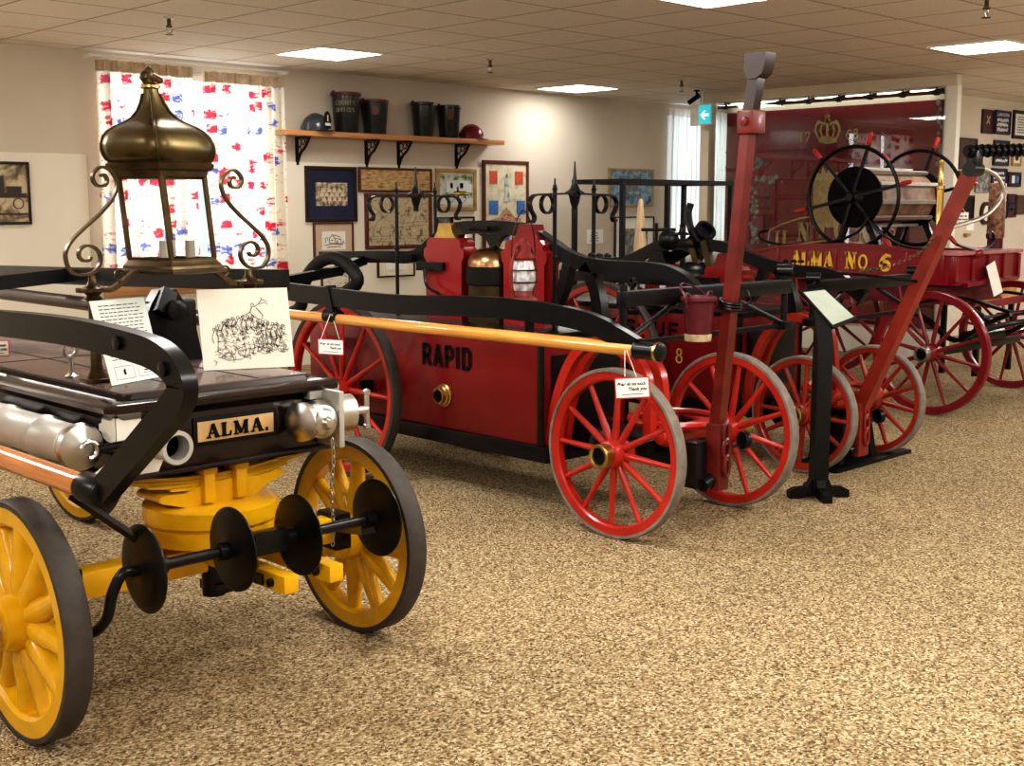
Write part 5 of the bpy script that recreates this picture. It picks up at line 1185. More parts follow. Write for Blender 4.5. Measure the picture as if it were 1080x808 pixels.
# torch holders: forked posts with scrolled cross pieces
def torch_rack(e, cx, y, z0, z1, w_, post):
    mb = MB()
    for s in (-1, 1): mb.tube([(cx + s * post, y, z0), (cx + s * post, y, z1 + .02), (cx + s * post, y, z1 + .045)], [.010, .010, .009], 8); mb.lathe([(.012, 0), (.014, .006), (.006, .02), (.004, .055)], (cx + s * post, y, z1 + .02), seg=10)
    for s in (-1, 1): mb.lathe([(.009, 0), (.015, .004), (.015, .012), (.009, .016)], (cx + s * post, y, z0 + (z1 - z0) * .55), seg=10)
    r = part('torch_rack', mb, 'black', e)
    mb = MB().sweep([(cx - w_ * .78, y, z1), (cx - .06, y, z1 + .005), (cx - .025, y, z1 + .02)], .022, .009, (0, 1, 0)).sweep([(cx + w_ * .78, y, z1), (cx + .06, y, z1 + .005), (cx + .025, y, z1 + .02)], .022, .009, (0, 1, 0))
    for s in (-1, 1):
        mb.sweep([(cx + s * (w_ * .70 - .045 + .045 * math.cos(t)), y, z1 - .045 + .045 * math.sin(t)) for t in [math.radians(80 - 15.5 * k) for k in range(19)]] if False else [(cx + s * (w_ * .62 + .04 * math.cos(t)), y, z1 - .043 + .043 * math.sin(t)) for t in [2 * PI * k / 18 for k in range(18)]], .022, .007, (0, 1, 0), True)
        mb.sweep(smooth([(cx + s * w_ * .76, y, z1), (cx + s * w_ * .92, y, z1 - .006), (cx + s * w_ * 1.0, y, z1 - .035), (cx + s * w_ * .97, y, z1 - .07), (cx + s * w_ * .90, y, z1 - .10), (cx + s * w_ * .93, y, z1 - .125), (cx + s * w_ * .99, y, z1 - .12)], 4), .024, .009, (0, 1, 0))
    part('scroll_bar', mb, 'black', r)
    mb = MB().lathe([(.03, 0), (.022, .018), (.012, .04), (.007, .08), (.003, .14)], (cx, y, z1 + .015), seg=12); mb.lathe([(.028, 0), (.022, -.03), (.014, -.05), (.016, -.075)], (cx, y, z1 - .005), seg=12)
    mb.sweep([(cx + .045 * math.cos(t) * .8, y, z1 + .005 + .03 * math.sin(t)) for t in [2 * PI * k / 4 for k in range(4)]], .02, .01, (0, 1, 0), True); part('rack_finial', mb, 'black', r)
torch_rack(rp, 4.32, 5.15, .82, 1.455, .32, .135)
torch_rack(rp, 4.31, 3.98, .80, 1.455, .30, .135)
# --- RESCUE
rs = tub_engine('red hand pumper lettered RESCUE 8, third in the row behind the black sign stand', 5.975, 3.525, 4.92, .312, .48, .72, .86, 'red_body', 'red_wheel2',
                (3.98, 5.50, .285, .80, .30), (5.6, 3.40, 1.045, .125), (4.78, 4.28, .235), (5.48, 6.55, 3.42, .995), 'tyre_grey', 'RESCUE', (.085, .645, .62), 5.03, gold=('8', 4.43, .50, .085), rescue=True)
p, m, d = tow_pole(rs, (5.86, 3.345, .30), (5.86, 2.775, 1.60), .07, 'red_pole', 1.)
mb = MB().tube([(5.81, 2.775, 1.58), (5.91, 2.775, 1.58)], .035, 16).tube([(5.80, 2.79, 1.665), (6.22, 2.67, 1.68)], .021, 10)
for k in range(10): mb.lathe([(.03, -.009), (.034, 0), (.03, .009)], V((5.82, 2.785, 1.666)) + V((.38, -.11, .014)) * (k / 9), (.95, -.28, .04), 12)
mb.box2((5.83, 2.745, 1.58), (5.90, 2.80, 1.67), .008); part('pole_head', mb, 'black', p)
mb = MB().tube(smooth([(5.92, 2.79, 1.60), (6.06, 2.75, 1.55), (6.12, 2.74, 1.46), (6.04, 2.78, 1.36), (5.92, 2.86, 1.31), (5.84, 2.93, 1.29)], 6), .011, 8); part('iron_bow', mb, 'nickel', p)
mb = MB()
a_, b_ = V((5.82, 2.96, 1.28)), V((5.72, 3.06, 1.16)); 
pts = [V((5.80, 2.93, 1.25)), V((5.74, 2.98, 1.17)), V((5.64, 3.10, 1.10)), V((5.58, 3.2, 1.085))]
for i, pt in enumerate(smooth(pts, 7)):
    u_ = V((.5, -.5, .6)).normalized(); w2 = V((0, 0, 1)) if i % 2 else V((.7, .7, 0))
    mb.tube([pt + u_ * .013 * math.cos(t) + w2 * .007 * math.sin(t) for t in [2 * PI * k / 9 for k in range(9)]], .0026, 5, True)
part('pole_chain', mb, 'bronze', p)
part('lashing_cord', MB().tube(smooth([(5.90, 3.03, 1.03), (5.80, 3.04, 1.03), (5.6, 3.2, 1.06), (5.48, 3.36, 1.07)], 5), .008, 6), 'black', p)
# left folded brake poles of RESCUE and its deck gear
mb = MB().bar((5.62, 5.3, .98), (5.62, 4.1, .98), .035, .06); part('brake_arm', mb, 'black', rs)
hx = atX(745, 243, 6.05)
fy_ = hx.y
mb = MB().tube([(6.05, fy_ + .30, 1.06), (6.02, fy_ + .06, 1.19), (6.0, fy_ - .03, 1.245)], [.035, .05, .055], 18); mb.lathe([(.062, 0), (.066, .01), (.066, .03), (.06, .04), (.06, .06), (.066, .065), (.066, .085), (.048, .086), (.045, .02)], (6.01, fy_ + .02, 1.215), (-.25, -.75, .55), 22); part('play_pipe', mb, 'black', rs)
cn = atX(675, 258, 6.15)
part('wooden_horn', MB().lathe([(.045, 0), (.043, .05), (.026, .24), (.014, .36), (.008, .37)], (6.15, cn.y, 1.08), seg=22), 'cone', rs)
k0 = atX(700, 250, 5.97)
mb = MB().lathe([(.05, 0), (.06, .01), (.06, .05), (.03, .07)], (5.97, k0.y - .05, 1.20), (-1, -.4, 0), 20).tube([(5.97, k0.y + .06, 1.18), (5.97, k0.y + .06, 1.30)], .012, 8).tube([(5.90, k0.y + .12, 1.26), (6.06, k0.y - .02, 1.26)], .010, 8)
mb.tube(smooth([(5.95, k0.y - .28, 1.19), (5.93, k0.y - .24, 1.26), (5.95, k0.y - .20, 1.36), (5.96, k0.y - .21, 1.42)], 4), .022, 8); mb.lathe([(.05, 0), (.045, .01), (.02, .02), (.014, .05), (.02, .06)], (5.97, k0.y - .14, 1.23), seg=16); part('valve_gear', mb, 'black', rs)
mb = MB().sweep(smooth([(5.95, k0.y - .30, .98), (5.95, k0.y - .26, 1.10), (5.95, k0.y - .22, 1.2)], 4), .03, .04, (1, 0, 0)).sweep(smooth([(5.95, k0.y - .32, 1.2), (5.95, k0.y - .36, 1.08), (5.95, k0.y - .38, .98)], 4), .03, .04, (1, 0, 0)); part('wooden_props', mb, 'bronze', rs)
mb = MB()
for px in (677, 699):
    q = atX(px, 300, 5.90); mb.box2((5.898, q.y - .022, q.z - .025), (5.902, q.y + .022, q.z + .025))
part('plate_labels', mb, 'paper', rs)
mb = MB().lathe([(.022, -.012), (.03, -.012), (.03, .012), (.022, .012)], (5.50, 4.62, .965), (1, -.3, 0), 20, True).tube([(5.50, 4.62, .94), (5.50, 4.62, .80)], .014, 8).box2((5.47, 4.58, .78), (5.66, 4.66, .81), .004); part('eye_bolt', mb, 'black', rs)
# hanging bucket, barn lantern and cards
bz = 1.005
q0 = atY(732, 334, 3.105)
bk_ = bucket('leather_bucket', (q0.x + .012, 3.092, .852), .052, .066, .172, ('bucket_red', 'bucket_red'), 'maroon leather bucket with pale base hung from the RAPID cross bar', rim_h=.012)
part('pale_base', MB().lathe([(.054, 0), (.056, .004), (.057, .028), (.053, .03)], (q0.x + .012, 3.092, .850), seg=28), 'tan', bk_)
part('bucket_strap', MB().sweep([(q0.x + .012 + .068 * math.cos(t), 3.092 + .08 * (math.sin(t) > 0) * math.sin(t) , 1.025 + .06 * math.sin(t)) for t in [PI * k / 10 for k in range(11)]], .012, .004, (0, 1, 0)), 'bucket_red', bk_)
L0 = V((3.98, 3.99, .932)); LS = 1.22
lt = thing('barn_lantern', 'small red barn lantern with clear glass globe, beside the RAPID copper dome', 'lantern', L0)
part('lantern_tank', MB().lathe([(.062, 0), (.066, .006), (.066, .03), (.055, .042), (.035, .055), (.03, .07)], L0, seg=24), 'lantern_red', lt)
part('glass_globe', MB().lathe([(.034, .072), (.046, .10), (.047, .13), (.040, .17), (.034, .19)], L0, seg=24), 'globe', lt)
mb = MB()
for s in (-1, 1): mb.tube(smooth([L0 + V((s * .05, 0, .03)), L0 + V((s * .063, 0, .10)), L0 + V((s * .062, 0, .17)), L0 + V((s * .04, 0, .235)), L0 + V((0, 0, .25))], 4), .007, 8)
part('side_tubes', mb, 'lantern_red', lt)
part('lantern_hood', MB().lathe([(.045, .188), (.05, .195), (.04, .205), (.028, .22), (.028, .24), (.018, .252), (.008, .27)], L0, seg=20), 'lantern_red', lt)
mb = MB()
for z in (.105, .15): mb.tube([L0 + V((.052 * math.cos(t), .052 * math.sin(t), z)) for t in [2 * PI * k / 18 for k in range(18)]], .0025, 5, True)
mb.tube(smooth([L0 + V((-.062, 0, .13)), L0 + V((-.055, 0, .28)), L0 + V((0, 0, .37)), L0 + V((.055, 0, .28)), L0 + V((.062, 0, .13))], 5), .0025, 5); part('wire_guard', mb, 'black_satin', lt)
lt.scale = (LS, LS, LS)
mb = MB().box2((3.90, 3.90, .915), (4.06, 4.08, .931), .003).bar((4.02, 3.99, .92), (4.02, 3.99, .80), .03, .03); part('lamp_bracket', mb, 'black', rp)
q = atX(349, 366, 3.56)
tag_card('white red bordered card tied under the RAPID brake bracket', q, (.35, -.94, 0), (0, 0, 1), .15, .078, 2, [q + V((0, 0, .16)), q + V((-.03, .04, .038)), q + V((.03, -.03, .038))])
q = atX(667, 409, 3.565)
tag_card('white red bordered card hanging by string from the RAPID pole end', q, (.42, -.90, .10), (-.05, .06, 1), .138, .082, 3, [q + V((.0, .04, .14)), q + V((-.01, .03, .04)), q + V((.012, -.01, .04))])
#PART4
# ================================================================= crimson hose cart ALMA No 6
hc = thing('hose_cart', 'crimson hose cart lettered ALMA No 6 in gold, carrying a big hose reel', 'hose cart', (8.6, 4.8, 0))
CW = ('crimson_wheel', 'tyre_dark', 'crimson_wheel', 'nickel')
CW = ('crimson_wheel', 'crimson_wheel', 'crimson_wheel', 'nickel')
for x, s in ((7.83, -1), (9.45, 1)):
    wheel(hc, (x, 3.945 if s < 0 else 4.10, .418), .418, .042, .05, 12, .0125, .062, .22, CW, s, .010, key='hcf%d' % s, phase=.35)
    wheel(hc, (7.93 if s < 0 else 9.27, 5.58, .475), .475, .045, .05, 12, .0135, .062, .22, CW, s, .010, key='hcr%d' % s)
S0, S1, SY0, SY1 = 8.1, 9.12, 3.97, 5.75
# side boards with arched top edge
top = [(5.75, 1.03), (5.55, 1.05), (5.40, 1.085), (5.1, 1.108), (4.8, 1.118), (4.5, 1.112), (4.25, 1.09), (4.1, 1.078), (3.97, 1.078)]
poly = [(-y, z) for y, z in top] + [(-3.97, .86), (-5.75, .86)]
mb = MB(); mb.prism(poly, (S0 + .03, 0, 0), (0, -1, 0), (0, 0, 1), -.03) if False else mb.prism([(y, z) for y, z in top] + [(3.97, .86), (5.75, .86)], (S0, 0, 0), (0, 1, 0), (0, 0, 1), .03)
sd = part('side_board', mb, 'crimson', hc)
mb = MB().sweep(smooth([(S0 + .01, y, z + .006) for y, z in top], 3), .05, .02, (1, 0, 0)); mb.sweep([(S0 - .004, 5.75, .872), (S0 - .004, 3.97, .872)], .012, .022, (1, 0, 0))
for y in (5.36, 4.86, 4.30, 4.02): mb.box2((S0 - .008, y - .014, .865), (S0, y + .014, 1.085), .003)
part('side_moulding', mb, 'crimson', sd)
mb = MB(); letters(mb, 'ALMA', (S0 - .006, 5.235, .952), (0, -1, 0), (0, 0, 1), .118, .26, SERIF, .08, .004, width=.36); letters(mb, 'No', (S0 - .006, 4.775, .952), (0, -1, 0), (0, 0, 1), .118, .26, SERIF, .08, .004, width=.19); letters(mb, '6', (S0 - .006, 4.50, .947), (0, -1, 0), (0, 0, 1), .118, .26, SERIF, .1, .004, width=.10)
part('gold_lettering', mb, 'gold', sd)
part('side_board', MB().box2((S1 - .03, SY0, .86), (S1, SY1, 1.085), .004), 'crimson', hc)
part('cart_floor', MB().box2((S0 + .03, SY0 + .01, .86), (S1 - .03, SY1, .90)), 'crimson', hc)
part('cart_deck', MB().box2((S0 + .03, SY0 + .01, 1.04), (S1 - .03, 4.45, 1.068), .004), 'crimson_sheen', hc)
# front board with framed panels and scroll rail
mb = MB().box2((S0, SY0 - .03, .86), (S1, SY0, 1.078), .004); fb = part('front_board', mb, 'crimson', hc)
mb = MB().box2((S0 - .02, SY0 - .06, 1.066), (S1 + .02, SY0 + .05, 1.09), .006); part('front_rail', mb, 'crimson_sheen', fb)
mb = MB()
for a in range(5): x = S0 + .02 + a * .25; mb.box2((x - .02, SY0 - .045, .875), (x + .02, SY0 - .028, 1.06), .003)
mb.box2((S0, SY0 - .045, .862), (S1, SY0 - .028, .89), .003); part('panel_stiles', mb, 'crimson', fb)
mb = MB().sweep(smooth([(S0 + .12, SY0 - .06, .86), (S0 + .35, SY0 - .06, .872), (S0 + .55, SY0 - .06, .90), (S0 + .60, SY0 - .06, .945), (S0 + .55, SY0 - .06, .965), (S0 + .52, SY0 - .06, .94)], 5), .04, .03, (0, 1, 0)); part('scroll_foot', mb, 'crimson', fb)
mb = MB().lathe([(.03, -.03), (.034, 0), (.03, .03)], (S0 + .30, SY0 - .05, 1.075), (.8, -.6, .3), 14).bar((S0 + .22, SY0 - .03, 1.068), (S0 + .32, SY0 - .06, 1.085), .04, .03); part('latch_knob', mb, 'crimson', fb)
part('under_frame', MB().box2((S0 + .08, SY0 + .05, .72), (S1 - .08, SY1 - .1, .86), .01), 'maroon_dk', hc)
mb = MB()
for y, z in ((3.95, .415), (5.58, .475)): mb.box2((7.99, y - .025, z - .025), (9.21, y + .025, z + .025), .005)
part('axles', mb, 'black', hc)
mb = MB()
for x in (8.2, 9.0):
    for y, z in ((3.95, .415), (5.58, .475)):
        mb.sweep(smooth([(x, y - .38, z + .27), (x, y - .2, z + .18), (x, y, z + .06), (x, y + .2, z + .18), (x, y + .38, z + .27)], 4), .045, .03, (1, 0, 0)); mb.sweep(smooth([(x, y - .38, z + .28), (x, y, z + .36), (x, y + .38, z + .28)], 4), .045, .02, (1, 0, 0))
part('leaf_springs', mb, 'black', hc)
mb = MB()
for y in (4.35, 4.75, 5.2): mb.tube(smooth([(8.12, y, .86), (8.1, y - .08, .62), (8.2, y - .2, .45)], 4), .014, 7)
mb.tube([(8.06, 4.2, .62), (8.06, 5.5, .66)], .016, 8); part('stay_rods', mb, 'crimson_wheel', hc)
mb = MB().tube([(8.35, 3.95, .48), (8.9, 3.95, .48)], .05, 12); mb.lathe([(.14, -.012), (.17, -.012), (.17, .012), (.14, .012)], (8.95, 3.70, .62), (.5, -.85, .3), 26, True)
mb.tube(smooth([(8.4, 3.95, .50), (8.6, 3.75, .58), (9.0, 3.6, .60), (9.4, 3.5, .66)], 4), .02, 8).tube(smooth([(8.5, 3.9, .62), (8.9, 3.7, .66), (9.4, 3.4, .74)], 4), .012, 8); part('fore_carriage', mb, 'black', hc)
mb = MB().bar((8.62, 3.94, .70), (9.05, 3.72, .76), .05, .05).bar((8.75, 3.9, .62), (9.2, 3.66, .66), .04, .04).tube([(8.95, 3.75, .60), (8.95, 3.75, .80)], .04, 12).lathe([(.06, 0), (.07, .03), (.06, .06)], (9.1, 3.68, .72), (1, 0, 0), 16); part('draft_gear', mb, 'crimson_wheel', hc)
# hose reel
RX0, RX1, RYc, RZc = 8.17, 9.08, 4.76, 1.468
dr = part('reel_drum', MB().lathe([(.185, 0), (.19, .004), (.19, RX1 - RX0 - .06), (.185, RX1 - RX0 - .056)], (RX0 + .03, RYc, RZc), (1, 0, 0), 10), 'hide', hc, sharp=20)
mb = MB()
for k in range(10):
    a = 2 * PI * (k + .25) / 10; mb.bar((RX0 + .02, RYc + .212 * math.cos(a), RZc + .212 * math.sin(a)), (RX1 - .02, RYc + .212 * math.cos(a), RZc + .212 * math.sin(a)), .02, .028, (0, math.cos(a), math.sin(a)))
part('reel_slats', mb, 'grey_bar', dr)
for x, s in ((RX0, -1), (RX1, 1)):
    part('reel_disc', MB().lathe([(.21, 0), (.222, .004), (.222, .016), (.21, .02)], (x - .01, RYc, RZc), (1, 0, 0), 40), 'black_matte', dr)
    mb = MB().tube([(x + s * .03, RYc + .365 * math.cos(t), RZc + .365 * math.sin(t)) for t in [2 * PI * k / 48 for k in range(48)]], .0145, 8, True); rg = part('reel_ring', mb, 'black', dr)
    mb = MB().lathe([(.07, -.02), (.075, 0), (.06, .02), (.03, .04), (.028, .07)], (x + s * .01, RYc, RZc), (s, 0, 0), 20)
    for k in range(6):
        a = math.radians(47 + 60 * k); u_ = V((0, math.cos(a), math.sin(a))); mb.bar(V((x + s * .03, RYc, RZc)) + u_ * .03, V((x + s * .03, RYc, RZc)) + u_ * .40, .016, .024, (1, 0, 0))
    part('ring_spokes', mb, 'black', rg)
    mb = MB()
    for k in range(6):
        a = math.radians(47 + 60 * k); u_ = V((s * .04, math.cos(a), math.sin(a))).normalized(); mb.tube([V((x + s * .03, RYc, RZc)) + u_ * .39, V((x + s * .03, RYc, RZc)) + u_ * .41, V((x + s * .03, RYc, RZc)) + u_ * .47, V((x + s * .03, RYc, RZc)) + u_ * .485], [.012, .017, .017, .008], 10)
    part('red_grips', mb, 'red_wheel', rg)
    mb = MB().bar((x - s * .03, RYc - .02, RZc - .02), (x - s * .03, RYc - .30, .88), .03, .045).bar((x - s * .03, RYc + .02, RZc - .02), (x - s * .03, RYc + .22, .88), .03, .045); part('reel_stand', mb, 'black', dr)
mb = MB().tube(smooth([(8.12, 4.60, 1.33), (8.11, 4.72, 1.20), (8.10, 5.0, 1.125), (8.10, 5.3, 1.11), (8.10, 5.5, 1.145), (8.10, 5.53, 1.20), (8.10, 5.45, 1.22)], 6), .010, 8).tube(smooth([(8.12, 4.66, 1.36), (8.11, 4.52, 1.22), (8.10, 4.3, 1.12), (8.10, 4.05, 1.10)], 6), .008, 8)
mb.tube(smooth([(8.25, 4.0, 1.14), (8.45, 3.99, 1.105), (8.66, 3.99, 1.10), (8.78, 3.99, 1.14), (8.80, 3.99, 1.19), (8.75, 3.99, 1.22), (8.70, 3.99, 1.20), (8.71, 3.99, 1.175)], 6), .012, 8); part('iron_scrolls', mb, 'black', hc)
# objects standing on the cart
q = atX(997, 268, 8.22)
b = thing('brass_nozzle', 'upright polished brass nozzle standing on the crimson cart beside the reel', 'nozzle', (8.22, q.y + .06, 1.068))
c_ = (8.22, q.y + .06, 1.068)
part('nozzle_barrel', MB().lathe([(.03, 0), (.034, .01), (.034, .04), (.022, .06), (.024, .30), (.026, .46), (.018, .47), (.015, .62), (.018, .63), (.018, .65), (.012, .652)], c_, seg=22), 'brass_bright', b)
part('nozzle_collar', MB().lathe([(.027, .45), (.032, .455), (.032, .475), (.02, .48)], c_, seg=22), 'brass', b)
part('base_coupling', MB().lathe([(.035, .008), (.04, .012), (.04, .03), (.035, .036)], c_, seg=22, closed=True), 'brass', b)
q = atY(1049, 262, 4.10)
tb_ = thing('leather_tube', 'upright brown embossed leather tube on a small foot, on the crimson cart front', 'tube', (q.x, 4.10, 1.068))
c_ = (q.x, 4.10, 1.068)
part('tube_body', MB().lathe([(.062, .10), (.064, .105), (.060, .50), (.056, .505)], c_, seg=26), 'embossed', tb_)
part('tube_neck', MB().lathe([(.056, .02), (.056, .10)], c_, seg=26), 'bucket_red', tb_)
part('tube_foot', MB().lathe([(.066, 0), (.066, .018), (.058, .022)], c_, seg=26), 'grey_bar', tb_)
a_ = atY(1039, 276, 3.86); b_ = atY(1049.5, 311, 3.84)
r, mb, a, b, c, d, n = sheet('paper_sheet', 'long blank white paper hanging on the front of the crimson cart', 'paper', atY(1048, 313, 3.85), atY(1057.5, 308, 3.85), atY(1040, 281, 3.88), atY(1049, 275, 3.88), 'paper', .002)
bpy.data.objects.remove(r); single('paper_sheet', mb, 'paper', 'long blank white paper hanging on the front of the crimson cart', 'paper')
# cart behind, at the right picture edge: orange box and black pumper parts
oq = thing('orange_cabinet', 'orange wooden cabinet on thin dark legs, partly visible behind the crimson cart front', 'cabinet', (10.2, 4.7, 0))
part('cabinet_body', MB().box2((9.85, 4.55, .58), (10.55, 4.9, 1.02), .01), 'orange', oq)
for z in (.62, .98): part('cabinet_batten', MB().box2((9.84, 4.538, z - .03), (10.56, 4.549, z + .03), .003), 'orange', oq)
for x in (9.88, 10.52):
    for y in (4.58, 4.87): part('cabinet_leg', MB().box2((x - .02, y - .02, 0), (x + .02, y + .02, .58), .003), 'black_satin', oq)
# ================================================================= display case
GX, GY0, GY1 = 10.72, 5.36, 7.95
dc = thing('display_case', 'tall glazed display case with tan header and white plinth, behind the hose cart', 'display case', (10.9, 6.65, 0))
part('case_header', MB().box2((GX - .06, GY0 - .12, 2.47), (GX + .03, GY1 + .12, H - .002), .004), 'case_paint', dc)
part('case_post', MB().box2((GX - .05, GY0 - .125, 0), (GX + .03, GY0 - .015, 2.47), .004), 'white', dc)
part('case_post', MB().box2((GX - .05, GY1, 0), (GX + .07, GY1 + .11, 2.47), .004), 'case_paint', dc)
part('case_plinth', MB().box2((GX - .03, GY0 - .02, 0), (GX + .24, GY1, .255), .006), 'white', dc)
part('front_glass', MB().box2((GX - .004, GY0 - .02, .255), (GX + .004, GY1, 2.47)), 'case_glass', dc)
part('side_glass', MB().box2((GX + .07, GY1 + .05, .255), (GX + .24, GY1 + .058, 2.47)), 'glass', dc)
part('case_back', MB().box2((GX + .235, GY0 + .02, .255), (GX + .25, GY1 - .02, H - .01)), 'case_paint', dc)
part('case_end', MB().box2((GX + .035, GY0 + .02, .255), (GX + .24, GY0 + .04, 2.47)), 'white', dc)
BXp = 10.92
yl, yr = atX(765, 200, BXp).y, atX(990, 200, BXp).y
eb = thing('painted_board', 'large maroon painted panel with gold crown and UNION banner inside the glass case', 'painted panel', (BXp, (yl + yr) / 2, .258))
part('board_face', MB().box2((BXp, yr, .258), (BXp + .03, yl, 2.375), .004), 'maroon', eb)
def bd(px, py): q = atX(px, py, BXp); return (q.y, q.z)
def bpoly(mb, pts, dx=.003): mb.prism([bd(*p) for p in pts], (BXp - dx - .001, 0, 0), (0, 1, 0), (0, 0, 1), .003)
mb = MB()
for pl in ([(765, 160), (992, 152), (992, 153.5), (765, 161.5)], [(800, 186), (866, 185), (866, 187), (800, 188)], [(765, 176), (795, 176), (795, 178), (765, 178)]): bpoly(mb, pl)
part('panel_lines', mb, 'crimson', eb)
mb = MB()
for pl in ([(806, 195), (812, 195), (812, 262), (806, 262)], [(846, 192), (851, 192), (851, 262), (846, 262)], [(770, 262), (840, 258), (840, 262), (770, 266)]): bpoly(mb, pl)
part('panel_strips', mb, 'maroon_dk', eb)  # dark maroon strips of the painted door panel
mb = MB(); rnd = random.Random(2)
for cx_, cy_, n_, sx_, sy_ in ((798, 176, 16, 8, 9), (808, 189, 18, 16, 4), (796, 215, 16, 5, 26), (796, 250, 10, 5, 14)):
    for i in range(n_):
        x, y = cx_ + rnd.gauss(0, sx_ * .5), cy_ + rnd.gauss(0, sy_ * .5); s_ = rnd.uniform(1.2, 3.4); a = rnd.uniform(0, 3)
        bpoly(mb, [(x + s_ * math.cos(a + t) * (1 if q % 2 else .6), y + s_ * math.sin(a + t)) for q, t in enumerate([0, 1, 2, 3, 4.1, 5.2])], .004 + .0008 * (i % 5))
part('weathered_ornament', mb, 'grey_weathered', eb)
mb = MB()
for i in range(26):
    y = 108 + i * 6.5; x = 991 + rnd.gauss(0, 1.2); s_ = rnd.uniform(2, 3.8); bpoly(mb, [(x + s_ * .8 * math.cos(t), y + s_ * 1.2 * math.sin(t)) for t in [0, 1, 2.1, 3, 4.2, 5.1]], .004 + .0006 * (i % 4))
part('edge_ornament', mb, 'grey_weathered', eb)
mb = MB()
cxp, cyp = 873, 138
bpoly(mb, [(863.5, 150), (863, 145), (873, 143.5), (883, 145), (882.5, 150), (873, 152)])
def bsweep(mb, pts, w_, dx=.006): mb.sweep([(BXp - dx, *bd(*p)) for p in pts], .004, w_, (1, 0, 0))
for s in (-1, 1):
    bsweep(mb, smooth2 := [(cxp + s * a, b) for a, b in ((9.5, 146), (13, 138), (11.5, 131), (7, 129), (3, 131), (0, 127.5))], .024)
    bsweep(mb, [(cxp + s * a, b) for a, b in ((5, 145), (7.5, 138), (6, 132))], .022)
    bpoly(mb, [(cxp + s * 9.2 + 2.1 * math.cos(t), 129 + 2.4 * math.sin(t)) for t in [k * .8 for k in range(8)]], .006)
bsweep(mb, [(cxp, 145), (cxp, 127)], .03); bsweep(mb, [(cxp, 127), (cxp, 119.5)], .02); bsweep(mb, [(cxp - 3, 122.5), (cxp + 3, 122.3)], .02)
bpoly(mb, [(cxp + 3 * math.cos(t), 127 + 3 * math.sin(t)) for t in [k * .7 for k in range(9)]], .007)
part('gold_crown', mb, 'gold_dull', eb)
mb = MB()
for tx, px, py in (('1', 843, 150), ('7', 849, 149.5), ('6', 892, 147), ('8', 899.5, 146.5)):
    y, z = bd(px, py); letters(mb, tx, (BXp - .004, y, z), (0, -1, 0), (0, 0, 1), .095, .2, SERIF, thick=.003)
part('gold_year', mb, 'gold_dull', eb)
mb = MB()
bpoly(mb, [(858, 240), (858, 196), (856, 195), (856, 190), (860, 188), (861, 182), (866, 184), (868, 176), (872, 183), (876, 174), (879, 184), (884, 180), (885, 190), (885, 195), (883, 196), (883, 240)], .0045)
part('gold_tower', mb, 'gold_dull', eb)
mb = MB()
bt = [(812, 243), (826, 236), (845, 230), (868, 227), (890, 227), (912, 230), (930, 236), (944, 243)]; bb = [(x + (1.5 if x < 878 else -1.5), y + 27) for x, y in bt]
bsweep(mb, bt, .014, .008); bsweep(mb, bb, .014, .008); bsweep(mb, [bt[0], (810.5, 255), (815, 268), bb[0]], .014, .008); bsweep(mb, [bt[-1], bb[-1]], .014, .008)
part('banner_outline', mb, 'gold_dull', eb)
mb = MB()
for ch, px, py, w_ in (('U', 817, 262, .155), ('N', 841, 254, .15), ('I', 863.5, 251, .08), ('O', 880, 252, .15), ('N', 905, 256, .15)):
    y, z = bd(px, py); letters(mb, ch, (BXp - .008, y, z), (0, -1, 0), (0, 0, 1), .185, .24, SERIF, thick=.003, width=w_)
part('banner_lettering', mb, 'gold_dull', eb)
# pike pole and lamp at the top of the case
pk = thing('pike_pole', 'long brown wooden pike pole clamped along the top inside the glass case', 'pole', (10.81, 6.65, 2.40))
part('pole_shaft', MB().tube([(10.80, 5.40, 2.43), (10.80, 7.93, 2.43)], .017, 12), 'rim_red', pk)
mb = MB()
for k in range(8):
    y = 5.50 + k * .335; mb.lathe([(.022, -.03), (.028, -.02), (.028, .02), (.022, .03)], (10.80, y, 2.43), (0, 1, 0), 14); mb.tube([(10.80, y, 2.42), (10.80, y, 2.50)], .008, 6); mb.bar((10.80, y - .07, 2.455), (10.80, y + .07, 2.44), .012, .02)
part('pole_clamps', mb, 'black', pk)
tl = thing('case_lamp', 'bright fluorescent strip lamp behind the pike pole inside the glass case', 'lamp', (10.87, 6.7, 2.43))
part('lamp_housing', MB().box2((10.84, 5.5, 2.465), (10.90, 7.88, 2.485), .004), 'white', tl)
part('lamp_tube', MB().tube([(10.87, 5.55, 2.448), (10.87, 7.84, 2.448)], .015, 10), 'tube_lamp', tl)
# ================================================================= black sign stand
b0 = V((5.17, 3.15, 0))
stn = thing('sign_stand', 'black wooden pedestal sign stand with a slanted pale sheet, on the carpet', 'sign stand', b0)
ang = math.radians(-38); Rz = Matrix.Translation(b0) @ Matrix.Rotation(ang, 4, 'Z')
mb = MB()
foot = [(-.15, 0), (-.15, .035), (-.12, .05), (-.06, .055), (-.045, .09), (.045, .09), (.06, .055), (.12, .05), (.15, .035), (.15, 0), (.09, 0), (.07, .012), (-.07, .012), (-.09, 0)]
R3 = Rz.to_3x3()
mb.prism(foot, Rz @ V((0, .02, .0)), R3 @ V((1, 0, 0)), (0, 0, 1), .045) ; part('stand_foot', mb, 'black_satin', stn)
mb = MB(); mb.prism([(a * .95, b) for a, b in foot], Rz @ V((.02, 0, .001)), R3 @ V((0, 1, 0)), (0, 0, 1), -.045); part('stand_foot', mb, 'black_satin', stn)
c1, c2, c3, c4 = atY(843, 306, 3.27), atY(869, 303, 3.19), atY(905, 336, 3.03), atY(879, 346, 3.11)
qs = [V(c) for c in (c1, c2, c3, c4)]; nrm = (qs[1] - qs[0]).cross(qs[3] - qs[0]).normalized()
if nrm.z < 0: nrm = -nrm
